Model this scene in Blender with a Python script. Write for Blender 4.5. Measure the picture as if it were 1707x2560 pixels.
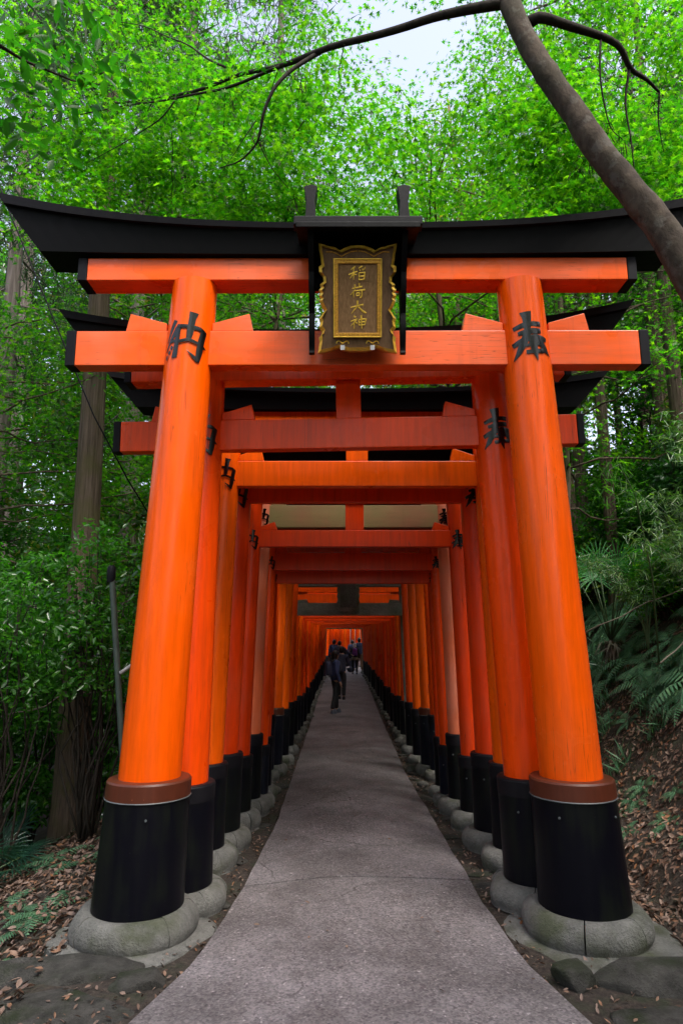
import bpy, bmesh, math, random
import numpy as np
from mathutils import Vector, Matrix, noise as mnoise

random.seed(7)
rng = np.random.default_rng(7)
R = math.radians
scene = bpy.context.scene
COL = scene.collection
for o in list(bpy.data.objects):
    bpy.data.objects.remove(o)

# ------------------------------------------------------------------ camera
CAM_H = 1.95
PITCH = math.atan(322 / 1707)
cam_d = bpy.data.cameras.new('camera')
cam = bpy.data.objects.new('camera', cam_d)
COL.objects.link(cam)
cam.location = (0, 0, CAM_H)
cam.rotation_euler = (math.pi / 2 + PITCH, 0, 0)
cam_d.sensor_fit = 'HORIZONTAL'
cam_d.sensor_width = 24
cam_d.lens = 24
cam_d.clip_start = 0.05
cam_d.clip_end = 500
scene.camera = cam

# ------------------------------------------------------------------ world, sun, exposure
SUN_EL, SUN_AZ = R(58), R(146)      # azimuth measured clockwise from +Y (straight ahead)
w = bpy.data.worlds.new('World')
scene.world = w
w.use_nodes = True
wn = w.node_tree
for n in list(wn.nodes):
    wn.nodes.remove(n)
sky = wn.nodes.new('ShaderNodeTexSky')
sky.sky_type = 'NISHITA'
sky.sun_disc = False
sky.sun_elevation = SUN_EL
sky.sun_rotation = SUN_AZ
sky.air_density = 1.2
sky.dust_density = 5.0
sky.ozone_density = 1.0
hsv = wn.nodes.new('ShaderNodeHueSaturation')
hsv.inputs['Saturation'].default_value = 0.62      # thin cloud: paler than a clear sky
hsv.inputs['Hue'].default_value = 0.515
bg = wn.nodes.new('ShaderNodeBackground')
bg.inputs['Strength'].default_value = 0.15
wo = wn.nodes.new('ShaderNodeOutputWorld')
wn.links.new(sky.outputs[0], hsv.inputs['Color'])
wn.links.new(hsv.outputs[0], bg.inputs['Color'])
wn.links.new(bg.outputs[0], wo.inputs['Surface'])

sun_d = bpy.data.lights.new('sun', 'SUN')
sun_d.energy = 1.3
sun_d.angle = R(24)
sun_d.color = (1.0, 0.95, 0.87)
sun = bpy.data.objects.new('sun', sun_d)
COL.objects.link(sun)
sd = Vector((math.sin(SUN_AZ) * math.cos(SUN_EL), math.cos(SUN_AZ) * math.cos(SUN_EL), math.sin(SUN_EL)))
sun.rotation_euler = sd.to_track_quat('Z', 'Y').to_euler()
sun.location = sd * 60

vs = scene.view_settings
vs.view_transform = 'Standard'
vs.look = 'None'
vs.exposure = 1.62
vs.gamma = 1.0
vs.use_curve_mapping = False
scene.render.engine = 'CYCLES'
scene.cycles.max_bounces = 8
scene.cycles.diffuse_bounces = 6
scene.cycles.transmission_bounces = 3
scene.cycles.transparent_max_bounces = 6
scene.cycles.caustics_reflective = False
scene.cycles.caustics_refractive = False

# ------------------------------------------------------------------ helpers
def tag(o, label=None, cat=None, group=None, kind=None):
    if label: o['label'] = label
    if cat: o['category'] = cat
    if group: o['group'] = group
    if kind: o['kind'] = kind
    return o

def empty(name, loc, label=None, cat=None, group=None, rz=0):
    o = bpy.data.objects.new(name, None)
    o.empty_display_size = 0.2
    COL.objects.link(o)
    o.location = loc
    o.rotation_euler = (0, 0, rz)
    return tag(o, label, cat, group)

def link(name, me, mat=None, parent=None, bevel=0, loc=None):
    if mat and not me.materials:
        me.materials.append(mat)
    o = bpy.data.objects.new(name, me)
    COL.objects.link(o)
    if parent: o.parent = parent
    if loc is not None: o.location = loc
    if bevel:
        b = o.modifiers.new('bevel', 'BEVEL')
        b.width = bevel
        b.segments = 2
        b.limit_method = 'ANGLE'
        b.angle_limit = R(40)
    return o

def children_of(o):
    return list(o.children)

def copy_tree(o, parent=None):
    c = o.copy()
    COL.objects.link(c)
    c.parent = parent
    for ch in children_of(o):
        copy_tree(ch, c)
    return c

class MB:
    """collects simple solids; mesh() gives one mesh"""
    def __init__(s):
        s.v, s.f, s.sm = [], [], []
    def add(s, vs, fs, smooth=False):
        b = len(s.v)
        s.v += [tuple(x) for x in vs]
        s.f += [tuple(b + i for i in q) for q in fs]
        s.sm += [smooth] * len(fs)
        return s
    def box(s, x0, x1, y0, y1, z0, z1):
        v = [(x, y, z) for z in (z0, z1) for y in (y0, y1) for x in (x0, x1)]
        return s.add(v, [(0, 2, 3, 1), (4, 5, 7, 6), (0, 1, 5, 4), (2, 6, 7, 3), (0, 4, 6, 2), (1, 3, 7, 5)])
    def prism(s, poly, y0, y1):
        """polygon in XZ extruded along Y (counter-clockwise seen from -Y)"""
        n = len(poly)
        v = [(x, y0, z) for x, z in poly] + [(x, y1, z) for x, z in poly]
        f = [tuple(range(n)), tuple(range(2 * n - 1, n - 1, -1))]
        f += [((i + 1) % n, i, n + i, n + (i + 1) % n) for i in range(n)]
        return s.add(v, f)
    def tube(s, pts, rad, n=8, cap=True, wob=0.0):
        pts = [Vector(p) for p in pts]
        if not hasattr(rad, '__len__'): rad = [rad] * len(pts)
        V, F = [], []
        up = Vector((0.13, 0.31, 0.94))
        t0 = (pts[1] - pts[0]).normalized()
        if abs(t0.dot(up)) > 0.9: up = Vector((1, 0.1, 0))
        a = t0.cross(up).normalized()
        for i, p in enumerate(pts):
            if i == 0: t = pts[1] - p
            elif i == len(pts) - 1: t = p - pts[i - 1]
            else: t = pts[i + 1] - pts[i - 1]
            t.normalize()
            a = (a - t * a.dot(t)).normalized()
            b = t.cross(a)
            for k in range(n):
                an = 2 * math.pi * k / n
                r = rad[i] * (1 + (wob * mnoise.noise(Vector((math.cos(an) * 1.3, math.sin(an) * 1.3, i * 0.45 + pts[0].x)))) if wob else rad[i])
                if not wob: r = rad[i]
                V.append(p + (a * math.cos(an) + b * math.sin(an)) * r)
        for i in range(len(pts) - 1):
            for k in range(n):
                k2 = (k + 1) % n
                F.append((i * n + k, i * n + k2, (i + 1) * n + k2, (i + 1) * n + k))
        s.add(V, F, True)
        if cap:
            b = len(s.v) - len(V)
            s.f.append(tuple(b + k for k in range(n - 1, -1, -1))); s.sm.append(False)
            e = b + (len(pts) - 1) * n
            s.f.append(tuple(e + k for k in range(n))); s.sm.append(False)
        return s
    def lathe(s, prof, n=40, cx=0, cy=0, a0=0, a1=2 * math.pi, noise=0.0, shift=None, close=True, seed=0):
        """prof: list of (r, z), revolved; shift(z)->dx for leaning shapes"""
        full = abs(a1 - a0 - 2 * math.pi) < 1e-6
        m = n if full else n + 1
        V, F = [], []
        for (r, z) in prof:
            dx = shift(z) if shift else 0
            for k in range(m):
                a = a0 + (a1 - a0) * k / n
                rr = r
                if noise:
                    rr = r * (1 + noise * mnoise.noise(Vector((math.cos(a) * 1.6 + seed * 3.1, math.sin(a) * 1.6, z * 5 + seed))))
                V.append((cx + dx + rr * math.cos(a), cy + rr * math.sin(a), z))
        P = len(prof)
        for i in range(P - 1):
            for k in range(n):
                k2 = (k + 1) % m if full else k + 1
                F.append((i * m + k, i * m + k2, (i + 1) * m + k2, (i + 1) * m + k))
        s.add(V, F, True)
        b = len(s.v) - len(V)
        if full and close:
            s.f.append(tuple(b + k for k in range(m - 1, -1, -1))); s.sm.append(False)
            s.f.append(tuple(b + (P - 1) * m + k for k in range(m))); s.sm.append(False)
        if not full:
            s.f.append(tuple(b + i * m for i in range(P))); s.sm.append(False)
            s.f.append(tuple(b + i * m + n for i in range(P - 1, -1, -1))); s.sm.append(False)
        return s
    def mesh(s, name, sharp=35):
        me = bpy.data.meshes.new(name)
        me.from_pydata(s.v, [], s.f)
        me.polygons.foreach_set('use_smooth', np.array(s.sm, dtype=bool))
        me.validate()
        if any(s.sm):
            me.set_sharp_from_angle(angle=R(sharp))
        me.update()
        return me
    def obj(s, name, mat, parent=None, bevel=0, loc=None, sharp=35):
        return link(name, s.mesh(name, sharp), mat, parent, bevel, loc)

def rock_mesh(name, sx, sy, sz, seed, rough=0.22, sub=3, flat=0.0):
    bm = bmesh.new()
    bmesh.ops.create_icosphere(bm, subdivisions=sub + 1, radius=1)
    rr_ = random.Random(int(seed * 97))
    cuts = [(Vector((rr_.gauss(0, 1), rr_.gauss(0, 1), rr_.gauss(0, 1))).normalized(), rr_.uniform(.52, .85)) for _ in range(12)] if flat else []
    if flat: cuts.append((Vector((0, 0, 1)), .5))
    for v in bm.verts:
        p = v.co.copy()
        n = mnoise.noise(p * 1.1 + Vector((seed * 7.3, seed, 0))) + 0.45 * mnoise.noise(p * 2.7 + Vector((0, seed * 3.7, 1))) + 0.18 * mnoise.noise(p * 6 + Vector((seed, 0, 3)))
        q = p * (1 + rough * n)
        for nn, dd in cuts:
            k_ = q.dot(nn) - dd
            if k_ > 0: q = q - nn * k_ * 0.92
        q = q * (1 + .03 * mnoise.noise(p * 9 + Vector((seed, 2, 0))))
        v.co = Vector((q.x * sx, q.y * sy, q.z * sz))
    me = bpy.data.meshes.new(name)
    bm.to_mesh(me); bm.free()
    me.polygons.foreach_set('use_smooth', np.ones(len(me.polygons), dtype=bool))
    return me

# ------------------------------------------------------------------ materials
def new_mat(name):
    m = bpy.data.materials.new(name)
    m.use_nodes = True
    nt = m.node_tree
    b = nt.nodes['Principled BSDF']
    return m, nt, b

def N(nt, typ, **kw):
    n = nt.nodes.new(typ)
    for k, v in kw.items():
        if k.startswith('_'): setattr(n, k[1:], v)
        else: n.inputs[k.replace('__', ' ')].default_value = v
    return n

def coords(nt, scale=(1, 1, 1), obj=True):
    tc = N(nt, 'ShaderNodeTexCoord')
    mp = N(nt, 'ShaderNodeMapping')
    mp.inputs['Scale'].default_value = scale
    if obj: nt.links.new(tc.outputs['Object'], mp.inputs['Vector'])
    else:
        g = N(nt, 'ShaderNodeNewGeometry')
        nt.links.new(g.outputs['Position'], mp.inputs['Vector'])
    return mp

def ramp(nt, src, stops):
    r = nt.nodes.new('ShaderNodeValToRGB')
    els = r.color_ramp.elements
    while len(els) < len(stops): els.new(0.5)
    for e, (p, c) in zip(els, stops):
        e.position = p
        e.color = (*c, 1) if len(c) == 3 else c
    nt.links.new(src, r.inputs['Fac'])
    return r

def mixc(nt, fac, a, b, blend='MIX'):
    m = nt.nodes.new('ShaderNodeMix')
    m.data_type = 'RGBA'
    m.blend_type = blend
    for s, i in ((fac, 0), (a, 6), (b, 7)):
        if hasattr(s, 'is_linked') or hasattr(s, 'links'): nt.links.new(s, m.inputs[i])
        else: m.inputs[i].default_value = (*s, 1) if (hasattr(s, '__len__') and len(s) == 3) else s
    return m.outputs[2]

def bump(nt, bsdf, h, strength=0.3, dist=0.01):
    b = nt.nodes.new('ShaderNodeBump')
    b.inputs['Strength'].default_value = strength
    b.inputs['Distance'].default_value = dist
    nt.links.new(h, b.inputs['Height'])
    nt.links.new(b.outputs['Normal'], bsdf.inputs['Normal'])

def noise_n(nt, mp, scale, detail=4, rough=0.55, dist=0.0):
    n = N(nt, 'ShaderNodeTexNoise', Scale=scale, Detail=detail, Roughness=rough, Distortion=dist)
    nt.links.new(mp.outputs[0], n.inputs['Vector'])
    return n

def vermilion(name, col, faded=None, fade_sheen_amt=0.0, rough=0.34, horiz=False, stain=(0.16, 0.02, 0.008)):
    """lacquered timber: grain, streaks, sun-fade or painted sky tint, chips, uneven gloss"""
    m, nt, b = new_mat(name)
    sc = (1.2, 14, 14) if horiz else (14, 14, 1.2)
    mp = coords(nt, sc, obj=False)
    mp2 = coords(nt, (1, 1, 1), obj=False)
    g = noise_n(nt, mp, 1.6, 6, 0.65)
    big = noise_n(nt, mp2, 1.7, 4)
    c1 = ramp(nt, g.outputs['Fac'], [(0.3, tuple(x * 0.78 for x in col)), (0.62, col), (0.85, tuple(min(1, x * 1.12 + 0.008) for x in col))])
    c = c1.outputs[0]
    # streaks running down
    mps = coords(nt, (9, 9, 0.5), obj=False)
    st = noise_n(nt, mps, 1.3, 5, 0.6)
    sr = ramp(nt, st.outputs['Fac'], [(0.56, (0, 0, 0)), (0.80, (1, 1, 1))])
    mul = N(nt, 'ShaderNodeMath', _operation='MULTIPLY'); mul.inputs[1].default_value = 0.45
    nt.links.new(sr.outputs[0], mul.inputs[0])
    c = mixc(nt, mul.outputs[0], c, stain)
    if faded:
        fr = ramp(nt, big.outputs['Fac'], [(0.5 - 0.35 * fade_sheen_amt, (0, 0, 0)), (0.95 - 0.45 * fade_sheen_amt, (1, 1, 1))])
        m2 = N(nt, 'ShaderNodeMath', _operation='MULTIPLY'); m2.inputs[1].default_value = min(1, 0.35 + fade_sheen_amt)
        nt.links.new(fr.outputs[0], m2.inputs[0])
        c = mixc(nt, m2.outputs[0], c, faded)
    # hairline checks along the grain
    mpk = coords(nt, (1.0, 34, 34) if horiz else (34, 34, 0.55), obj=False)
    ck = noise_n(nt, mpk, 1.0, 2, 0.5)
    kr = ramp(nt, ck.outputs['Fac'], [(0.492, (0, 0, 0)), (0.5, (1, 1, 1)), (0.508, (0, 0, 0))])
    kb = ramp(nt, big.outputs['Fac'], [(0.50, (0, 0, 0)), (0.62, (0.75, 0.75, 0.75))])
    km = N(nt, 'ShaderNodeMath', _operation='MULTIPLY')
    nt.links.new(kr.outputs[0], km.inputs[0]); nt.links.new(kb.outputs[0], km.inputs[1])
    c = mixc(nt, km.outputs[0], c, (0.10, 0.012, 0.004))
    # small chips
    ch = noise_n(nt, mp2, 38, 3, 0.6)
    cr = ramp(nt, ch.outputs['Fac'], [(0.755, (0, 0, 0)), (0.775, (1, 1, 1))])
    c = mixc(nt, cr.outputs[0], c, (0.55, 0.22, 0.13))
    nt.links.new(c, b.inputs['Base Color'])
    rr = N(nt, 'ShaderNodeMapRange')
    rr.inputs['To Min'].default_value = rough - 0.12
    rr.inputs['To Max'].default_value = rough + 0.10
    nt.links.new(big.outputs['Fac'], rr.inputs['Value'])
    nt.links.new(rr.outputs[0], b.inputs['Roughness'])
    b.inputs['Specular IOR Level'].default_value = 0.30
    bump(nt, b, g.outputs['Fac'], 0.12, 0.004)
    return m

def black_paint(name, col=(0.010, 0.010, 0.012), green=0.5, rough=0.35, gcol=(0.035, 0.045, 0.018)):
    m, nt, b = new_mat(name)
    mp = coords(nt, (1, 1, 1), obj=False)
    mps = coords(nt, (11, 11, 1.0), obj=False)
    n1 = noise_n(nt, mp, 2.2, 5, 0.6)
    n2 = noise_n(nt, mps, 1.4, 5, 0.65)
    ad = N(nt, 'ShaderNodeMath', _operation='MULTIPLY')
    nt.links.new(n1.outputs['Fac'], ad.inputs[0]); nt.links.new(n2.outputs['Fac'], ad.inputs[1])
    r = ramp(nt, ad.outputs[0], [(0.22, (0, 0, 0)), (0.5 - 0.12 * green, (green, green, green))])
    c = mixc(nt, r.outputs[0], col, gcol)
    ch = noise_n(nt, mp, 60, 2, 0.5)
    cr = ramp(nt, ch.outputs['Fac'], [(0.77, (0, 0, 0)), (0.79, (1, 1, 1))])
    c = mixc(nt, cr.outputs[0], c, (0.045, 0.043, 0.045))
    nt.links.new(c, b.inputs['Base Color'])
    b.inputs['Specular IOR Level'].default_value = 0.10
    rr = N(nt, 'ShaderNodeMapRange')
    rr.inputs['To Min'].default_value = rough - 0.1; rr.inputs['To Max'].default_value = rough + 0.35
    nt.links.new(n2.outputs['Fac'], rr.inputs['Value'])
    nt.links.new(rr.outputs[0], b.inputs['Roughness'])
    bump(nt, b, n2.outputs['Fac'], 0.12, 0.004)
    return m

def stone(name, c0, c1, moss=(0.05, 0.07, 0.02), mossamt=0.4, scale=6, rough=0.9):
    m, nt, b = new_mat(name)
    mp = coords(nt, obj=False)
    n1 = noise_n(nt, mp, scale, 8, 0.65)
    n2 = noise_n(nt, mp, scale * 9, 4, 0.7)
    n3 = noise_n(nt, mp, scale * 0.45, 5, 0.6)
    c = ramp(nt, n1.outputs['Fac'], [(0.3, c0), (0.7, c1)]).outputs[0]
    g = ramp(nt, n2.outputs['Fac'], [(0.3, (0.55, 0.55, 0.55)), (0.65, (1, 1, 1))])
    c = mixc(nt, 0.6, c, g.outputs[0], 'MULTIPLY')
    mr = ramp(nt, n3.outputs['Fac'], [(0.5, (0, 0, 0)), (0.68, (mossamt,) * 3)])
    c = mixc(nt, mr.outputs[0], c, moss)
    nt.links.new(c, b.inputs['Base Color'])
    b.inputs['Roughness'].default_value = rough
    b.inputs['Specular IOR Level'].default_value = 0.25
    ad = N(nt, 'ShaderNodeMath', _operation='ADD')
    nt.links.new(n1.outputs['Fac'], ad.inputs[0]); nt.links.new(n2.outputs['Fac'], ad.inputs[1])
    bump(nt, b, ad.outputs[0], 0.9, 0.02)
    return m

def plain(name, col, rough=0.6, metal=0.0, var=0.25, scale=8, bmp=0.1):
    m, nt, b = new_mat(name)
    mp = coords(nt, obj=False)
    n1 = noise_n(nt, mp, scale, 5, 0.6)
    c = ramp(nt, n1.outputs['Fac'], [(0.3, tuple(x * (1 - var) for x in col)), (0.7, tuple(min(1, x * (1 + var)) for x in col))])
    nt.links.new(c.outputs[0], b.inputs['Base Color'])
    b.inputs['Roughness'].default_value = rough
    b.inputs['Metallic'].default_value = metal
    bump(nt, b, n1.outputs['Fac'], bmp, 0.005)
    return m

def leaf_mat(name, cols, trans, tmix=0.5, rough=0.45, spec=0.4):
    """thin leaf: reflects and lets light through; each leaf its own tint"""
    m, nt, b = new_mat(name)
    g = N(nt, 'ShaderNodeNewGeometry')
    k = len(cols)
    c = ramp(nt, g.outputs['Random Per Island'], [(i / (k - 1), cols[i]) for i in range(k)])
    nt.links.new(c.outputs[0], b.inputs['Base Color'])
    b.inputs['Roughness'].default_value = rough
    b.inputs['Specular IOR Level'].default_value = spec
    t = N(nt, 'ShaderNodeBsdfTranslucent')
    k = len(trans)
    c2 = ramp(nt, g.outputs['Random Per Island'], [(i / max(1, k - 1), trans[i]) for i in range(k)])
    nt.links.new(c2.outputs[0], t.inputs['Color'])
    mx = N(nt, 'ShaderNodeMixShader'); mx.inputs[0].default_value = tmix
    nt.links.new(b.outputs[0], mx.inputs[1]); nt.links.new(t.outputs[0], mx.inputs[2])
    nt.links.new(mx.outputs[0], nt.nodes['Material Output'].inputs['Surface'])
    return m

def bark(name, c0, c1, stretch=(9, 9, 0.7), moss=None, lichen=None, bs=0.8, bd=0.03):
    m, nt, b = new_mat(name)
    mp = coords(nt, stretch, obj=False)
    mp2 = coords(nt, obj=False)
    n1 = noise_n(nt, mp, 2.2, 7, 0.65, 0.3)
    n2 = noise_n(nt, mp2, 2.5, 5, 0.6)
    c = ramp(nt, n1.outputs['Fac'], [(0.32, c0), (0.68, c1)]).outputs[0]
    if moss:
        r = ramp(nt, n2.outputs['Fac'], [(0.48, (0, 0, 0)), (0.66, (0.75, 0.75, 0.75))])
        c = mixc(nt, r.outputs[0], c, moss)
    if lichen:
        n3 = noise_n(nt, mp2, 9, 4, 0.6)
        r = ramp(nt, n3.outputs['Fac'], [(0.56, (0, 0, 0)), (0.64, (0.6, 0.6, 0.6))])
        c = mixc(nt, r.outputs[0], c, lichen)
    nt.links.new(c, b.inputs['Base Color'])
    b.inputs['Roughness'].default_value = 0.9
    b.inputs['Specular IOR Level'].default_value = 0.2
    bump(nt, b, n1.outputs['Fac'], bs, bd)
    return m

M = {}
ORANGE = (0.80, 0.135, 0.010)
M['verm_front'] = vermilion('vermilion_front', (0.88, 0.096, 0.0006), faded=(0.82, 0.13, 0.02), fade_sheen_amt=0.08, rough=0.25)
M['verm_front_beam'] = vermilion('vermilion_front_beam', (0.85, 0.098, 0.0012), faded=(0.76, 0.18, 0.10), fade_sheen_amt=0.30, rough=0.30, horiz=True)  # pink in faded is painted sky reflection on the glossy beams
M['verm_a'] = vermilion('vermilion_a', (0.82, 0.064, 0.001), rough=0.30)
M['verm_b'] = vermilion('vermilion_b', (0.87, 0.106, 0.001), rough=0.30)
M['verm_c'] = vermilion('vermilion_c', (0.76, 0.047, 0.001), faded=(0.62, 0.09, 0.03), fade_sheen_amt=0.12, rough=0.36)
M['verm_old'] = vermilion('vermilion_old', (0.76, 0.15, 0.05), faded=(0.70, 0.28, 0.20), fade_sheen_amt=0.40, rough=0.55, stain=(0.25, 0.06, 0.03))
M['verm_mossy'] = vermilion('vermilion_mossy', (0.32, 0.13, 0.07), faded=(0.22, 0.18, 0.07), fade_sheen_amt=0.7, rough=0.7, horiz=True, stain=(0.12, 0.07, 0.02))
M['black'] = black_paint('black_lacquer', (0.0012, 0.0012, 0.0020), green=0.0, rough=0.42)
M['black_roof'] = black_paint('black_roof_edge', (0.008, 0.0075, 0.010), green=0.15, rough=0.40, gcol=(0.03, 0.03, 0.026))
M['black_end'] = black_paint('black_beam_end', (0.006, 0.0058, 0.009), green=0.1, rough=0.4)
M['sleeve'] = black_paint('black_sleeve', (0.0028, 0.0028, 0.0055), green=0.45, rough=0.28, gcol=(0.014, 0.019, 0.008))
M['sleeve_blue'] = black_paint('black_sleeve_worn', (0.005, 0.006, 0.012), green=0.6, rough=0.34, gcol=(0.030, 0.033, 0.042))
M['collar'] = vermilion('brown_collar', (0.085, 0.020, 0.009), rough=0.42, stain=(0.05, 0.02, 0.01))
M['collar_line'] = plain('pale_metal_line', (0.07, 0.08, 0.085), 0.5)
M['base'] = stone('concrete_base', (0.10, 0.10, 0.095), (0.21, 0.205, 0.195), moss=(0.045, 0.055, 0.022), mossamt=0.75, scale=6)
M['rock'] = stone('rock', (0.020, 0.020, 0.018), (0.085, 0.08, 0.075), moss=(0.018, 0.026, 0.010), mossamt=0.85, scale=8)
M['boulder'] = stone('boulder', (0.055, 0.052, 0.047), (0.15, 0.145, 0.135), moss=(0.03, 0.04, 0.016), mossamt=0.7, scale=9)
M['granite'] = stone('granite_torii', (0.19, 0.19, 0.17), (0.36, 0.36, 0.32), moss=(0.055, 0.07, 0.025), mossamt=0.7, scale=4)
M['ink'] = plain('inscription_black', (0.0016, 0.0018, 0.0022), 0.22, var=0.2)
M['gold'] = plain('gold_leaf', (0.80, 0.50, 0.06), 0.32, 0.55, 0.25, 30)
M['gold_dark'] = plain('old_gold', (0.55, 0.27, 0.03), 0.4, 0.45, 0.4, 90, 0.4)
M['steel'] = plain('white_tag', (0.75, 0.75, 0.76), 0.5)
M['board'] = bark('plaque_timber', (0.15, 0.08, 0.034), (0.28, 0.16, 0.075), (40, 40, 2), bs=0.25, bd=0.004)
M['board_dark'] = bark('plaque_frame_timber', (0.10, 0.058, 0.030), (0.18, 0.105, 0.06), (18, 18, 2), bs=0.2, bd=0.004)
M['cedar'] = bark('cedar_bark', (0.040, 0.026, 0.019), (0.17, 0.125, 0.095), (16, 16, 0.55), moss=(0.085, 0.075, 0.03), bs=1.0, bd=0.05)
M['cedar_pale'] = bark('cedar_bark_pale', (0.09, 0.07, 0.06), (0.26, 0.22, 0.20), (12, 12, 0.5), bs=0.8, bd=0.05)
M['maple_bark'] = bark('maple_bark', (0.025, 0.018, 0.014), (0.085, 0.064, 0.048), (5, 5, 3.5), moss=(0.035, 0.032, 0.020), lichen=(0.10, 0.09, 0.078), bs=0.7, bd=0.02)
M['twig'] = bark('twig_bark', (0.012, 0.010, 0.008), (0.035, 0.028, 0.022), (8, 8, 3), bs=0.3)
M['trunk_mid'] = bark('forest_bark', (0.05, 0.036, 0.026), (0.14, 0.10, 0.075), (10, 10, 1.0), moss=(0.05, 0.055, 0.022), bs=0.8)
M['trunk_red'] = bark('reddish_bark', (0.10, 0.055, 0.038), (0.22, 0.13, 0.10), (6, 6, 2), lichen=(0.28, 0.24, 0.21), bs=0.5)

M['leaf_maple'] = leaf_mat('maple_leaves', [(0.022, 0.085, 0.006), (0.045, 0.14, 0.006), (0.07, 0.18, 0.008)],
                           [(0.022, 0.20, 0.004), (0.06, 0.36, 0.004), (0.12, 0.48, 0.005), (0.24, 0.60, 0.008)], 0.55, 0.5, 0.3)
M['leaf_maple_deep'] = leaf_mat('maple_leaves_deep', [(0.02, 0.085, 0.006), (0.04, 0.13, 0.008)],
                                [(0.03, 0.26, 0.003), (0.08, 0.42, 0.004)], 0.55, 0.5, 0.3)
M['leaf_broad'] = leaf_mat('broad_leaves', [(0.022, 0.070, 0.012), (0.038, 0.110, 0.014), (0.055, 0.125, 0.018), (0.058, 0.13, 0.018), (0.20, 0.19, 0.015)],
                           [(0.028, 0.15, 0.008), (0.055, 0.25, 0.010), (0.11, 0.32, 0.012), (0.12, 0.33, 0.012), (0.42, 0.36, 0.02)], 0.40, 0.32, 0.55)
M['leaf_bough'] = leaf_mat('bough_leaves', [(0.014, 0.075, 0.008), (0.03, 0.11, 0.010)], [(0.02, 0.20, 0.006), (0.06, 0.32, 0.008)], 0.5, 0.35, 0.4)
M['leaf_glossy'] = leaf_mat('glossy_leaves', [(0.018, 0.075, 0.012), (0.034, 0.120, 0.014), (0.055, 0.155, 0.016)],
                            [(0.04, 0.27, 0.008), (0.10, 0.44, 0.010)], 0.40, 0.24, 0.6)
M['leaf_dark'] = leaf_mat('dark_leaves', [(0.014, 0.052, 0.018), (0.028, 0.085, 0.026)], [(0.03, 0.16, 0.01), (0.06, 0.26, 0.015)], 0.32, 0.35, 0.5)
M['leaf_cedar'] = leaf_mat('cedar_needles', [(0.018, 0.042, 0.018), (0.032, 0.062, 0.026), (0.05, 0.06, 0.035)], [(0.03, 0.10, 0.02), (0.06, 0.15, 0.03)], 0.25, 0.6, 0.2)
M['leaf_dead'] = leaf_mat('dead_needles', [(0.05, 0.038, 0.032), (0.11, 0.085, 0.075)], [(0.08, 0.05, 0.03), (0.12, 0.08, 0.05)], 0.15, 0.8, 0.1)
M['leaf_bamboo'] = leaf_mat('bamboo_leaves', [(0.05, 0.12, 0.05), (0.09, 0.17, 0.07), (0.15, 0.23, 0.05)], [(0.06, 0.24, 0.02), (0.16, 0.40, 0.03)], 0.28, 0.28, 0.6)
M['leaf_palm'] = leaf_mat('palm_leaves', [(0.04, 0.16, 0.05), (0.10, 0.24, 0.11)], [(0.05, 0.42, 0.015), (0.10, 0.56, 0.02)], 0.36, 0.22, 0.7)
M['leaf_palm_dark'] = leaf_mat('palm_leaves_shaded', [(0.010, 0.045, 0.030), (0.02, 0.07, 0.045)], [(0.02, 0.12, 0.03), (0.03, 0.16, 0.04)], 0.25, 0.3, 0.6)  # darker copy of the palm leaves, bank shade put into the colour
M['leaf_fern'] = leaf_mat('fern_fronds', [(0.045, 0.120, 0.065), (0.07, 0.165, 0.090), (0.11, 0.21, 0.11)], [(0.04, 0.20, 0.04), (0.07, 0.28, 0.05)], 0.25, 0.38, 0.5)
M['leaf_moss'] = leaf_mat('moss', [(0.02, 0.045, 0.012), (0.04, 0.075, 0.018)], [(0.03, 0.09, 0.01), (0.05, 0.13, 0.02)], 0.2, 0.8, 0.1)
M['litter'] = leaf_mat('fallen_leaves', [(0.050, 0.028, 0.018), (0.10, 0.060, 0.042), (0.16, 0.105, 0.085), (0.22, 0.15, 0.12), (0.20, 0.085, 0.035)],
                       [(0.05, 0.02, 0.01), (0.1, 0.05, 0.02)], 0.08, 0.55, 0.35)
M['dead_stalk'] = plain('dead_stalk', (0.16, 0.13, 0.105), 0.8)
M['stalk'] = plain('green_stalk', (0.04, 0.075, 0.025), 0.5)

# ground materials
m, nt, b = new_mat('forest_soil')
mp = coords(nt, obj=False)
n1 = noise_n(nt, mp, 3.0, 8, 0.7); n2 = noise_n(nt, mp, 26, 6, 0.7); n3 = noise_n(nt, mp, 0.8, 4)
c = ramp(nt, n2.outputs['Fac'], [(0.3, (0.014, 0.010, 0.008)), (0.55, (0.045, 0.032, 0.025)), (0.75, (0.10, 0.075, 0.06))]).outputs[0]
mr = ramp(nt, n1.outputs['Fac'], [(0.5, (0, 0, 0)), (0.66, (0.7, 0.7, 0.7))])
c = mixc(nt, mr.outputs[0], c, (0.022, 0.034, 0.012))
nt.links.new(c, b.inputs['Base Color'])
b.inputs['Roughness'].default_value = 0.95
bump(nt, b, n2.outputs['Fac'], 0.9, 0.05)
M['soil'] = m

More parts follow.
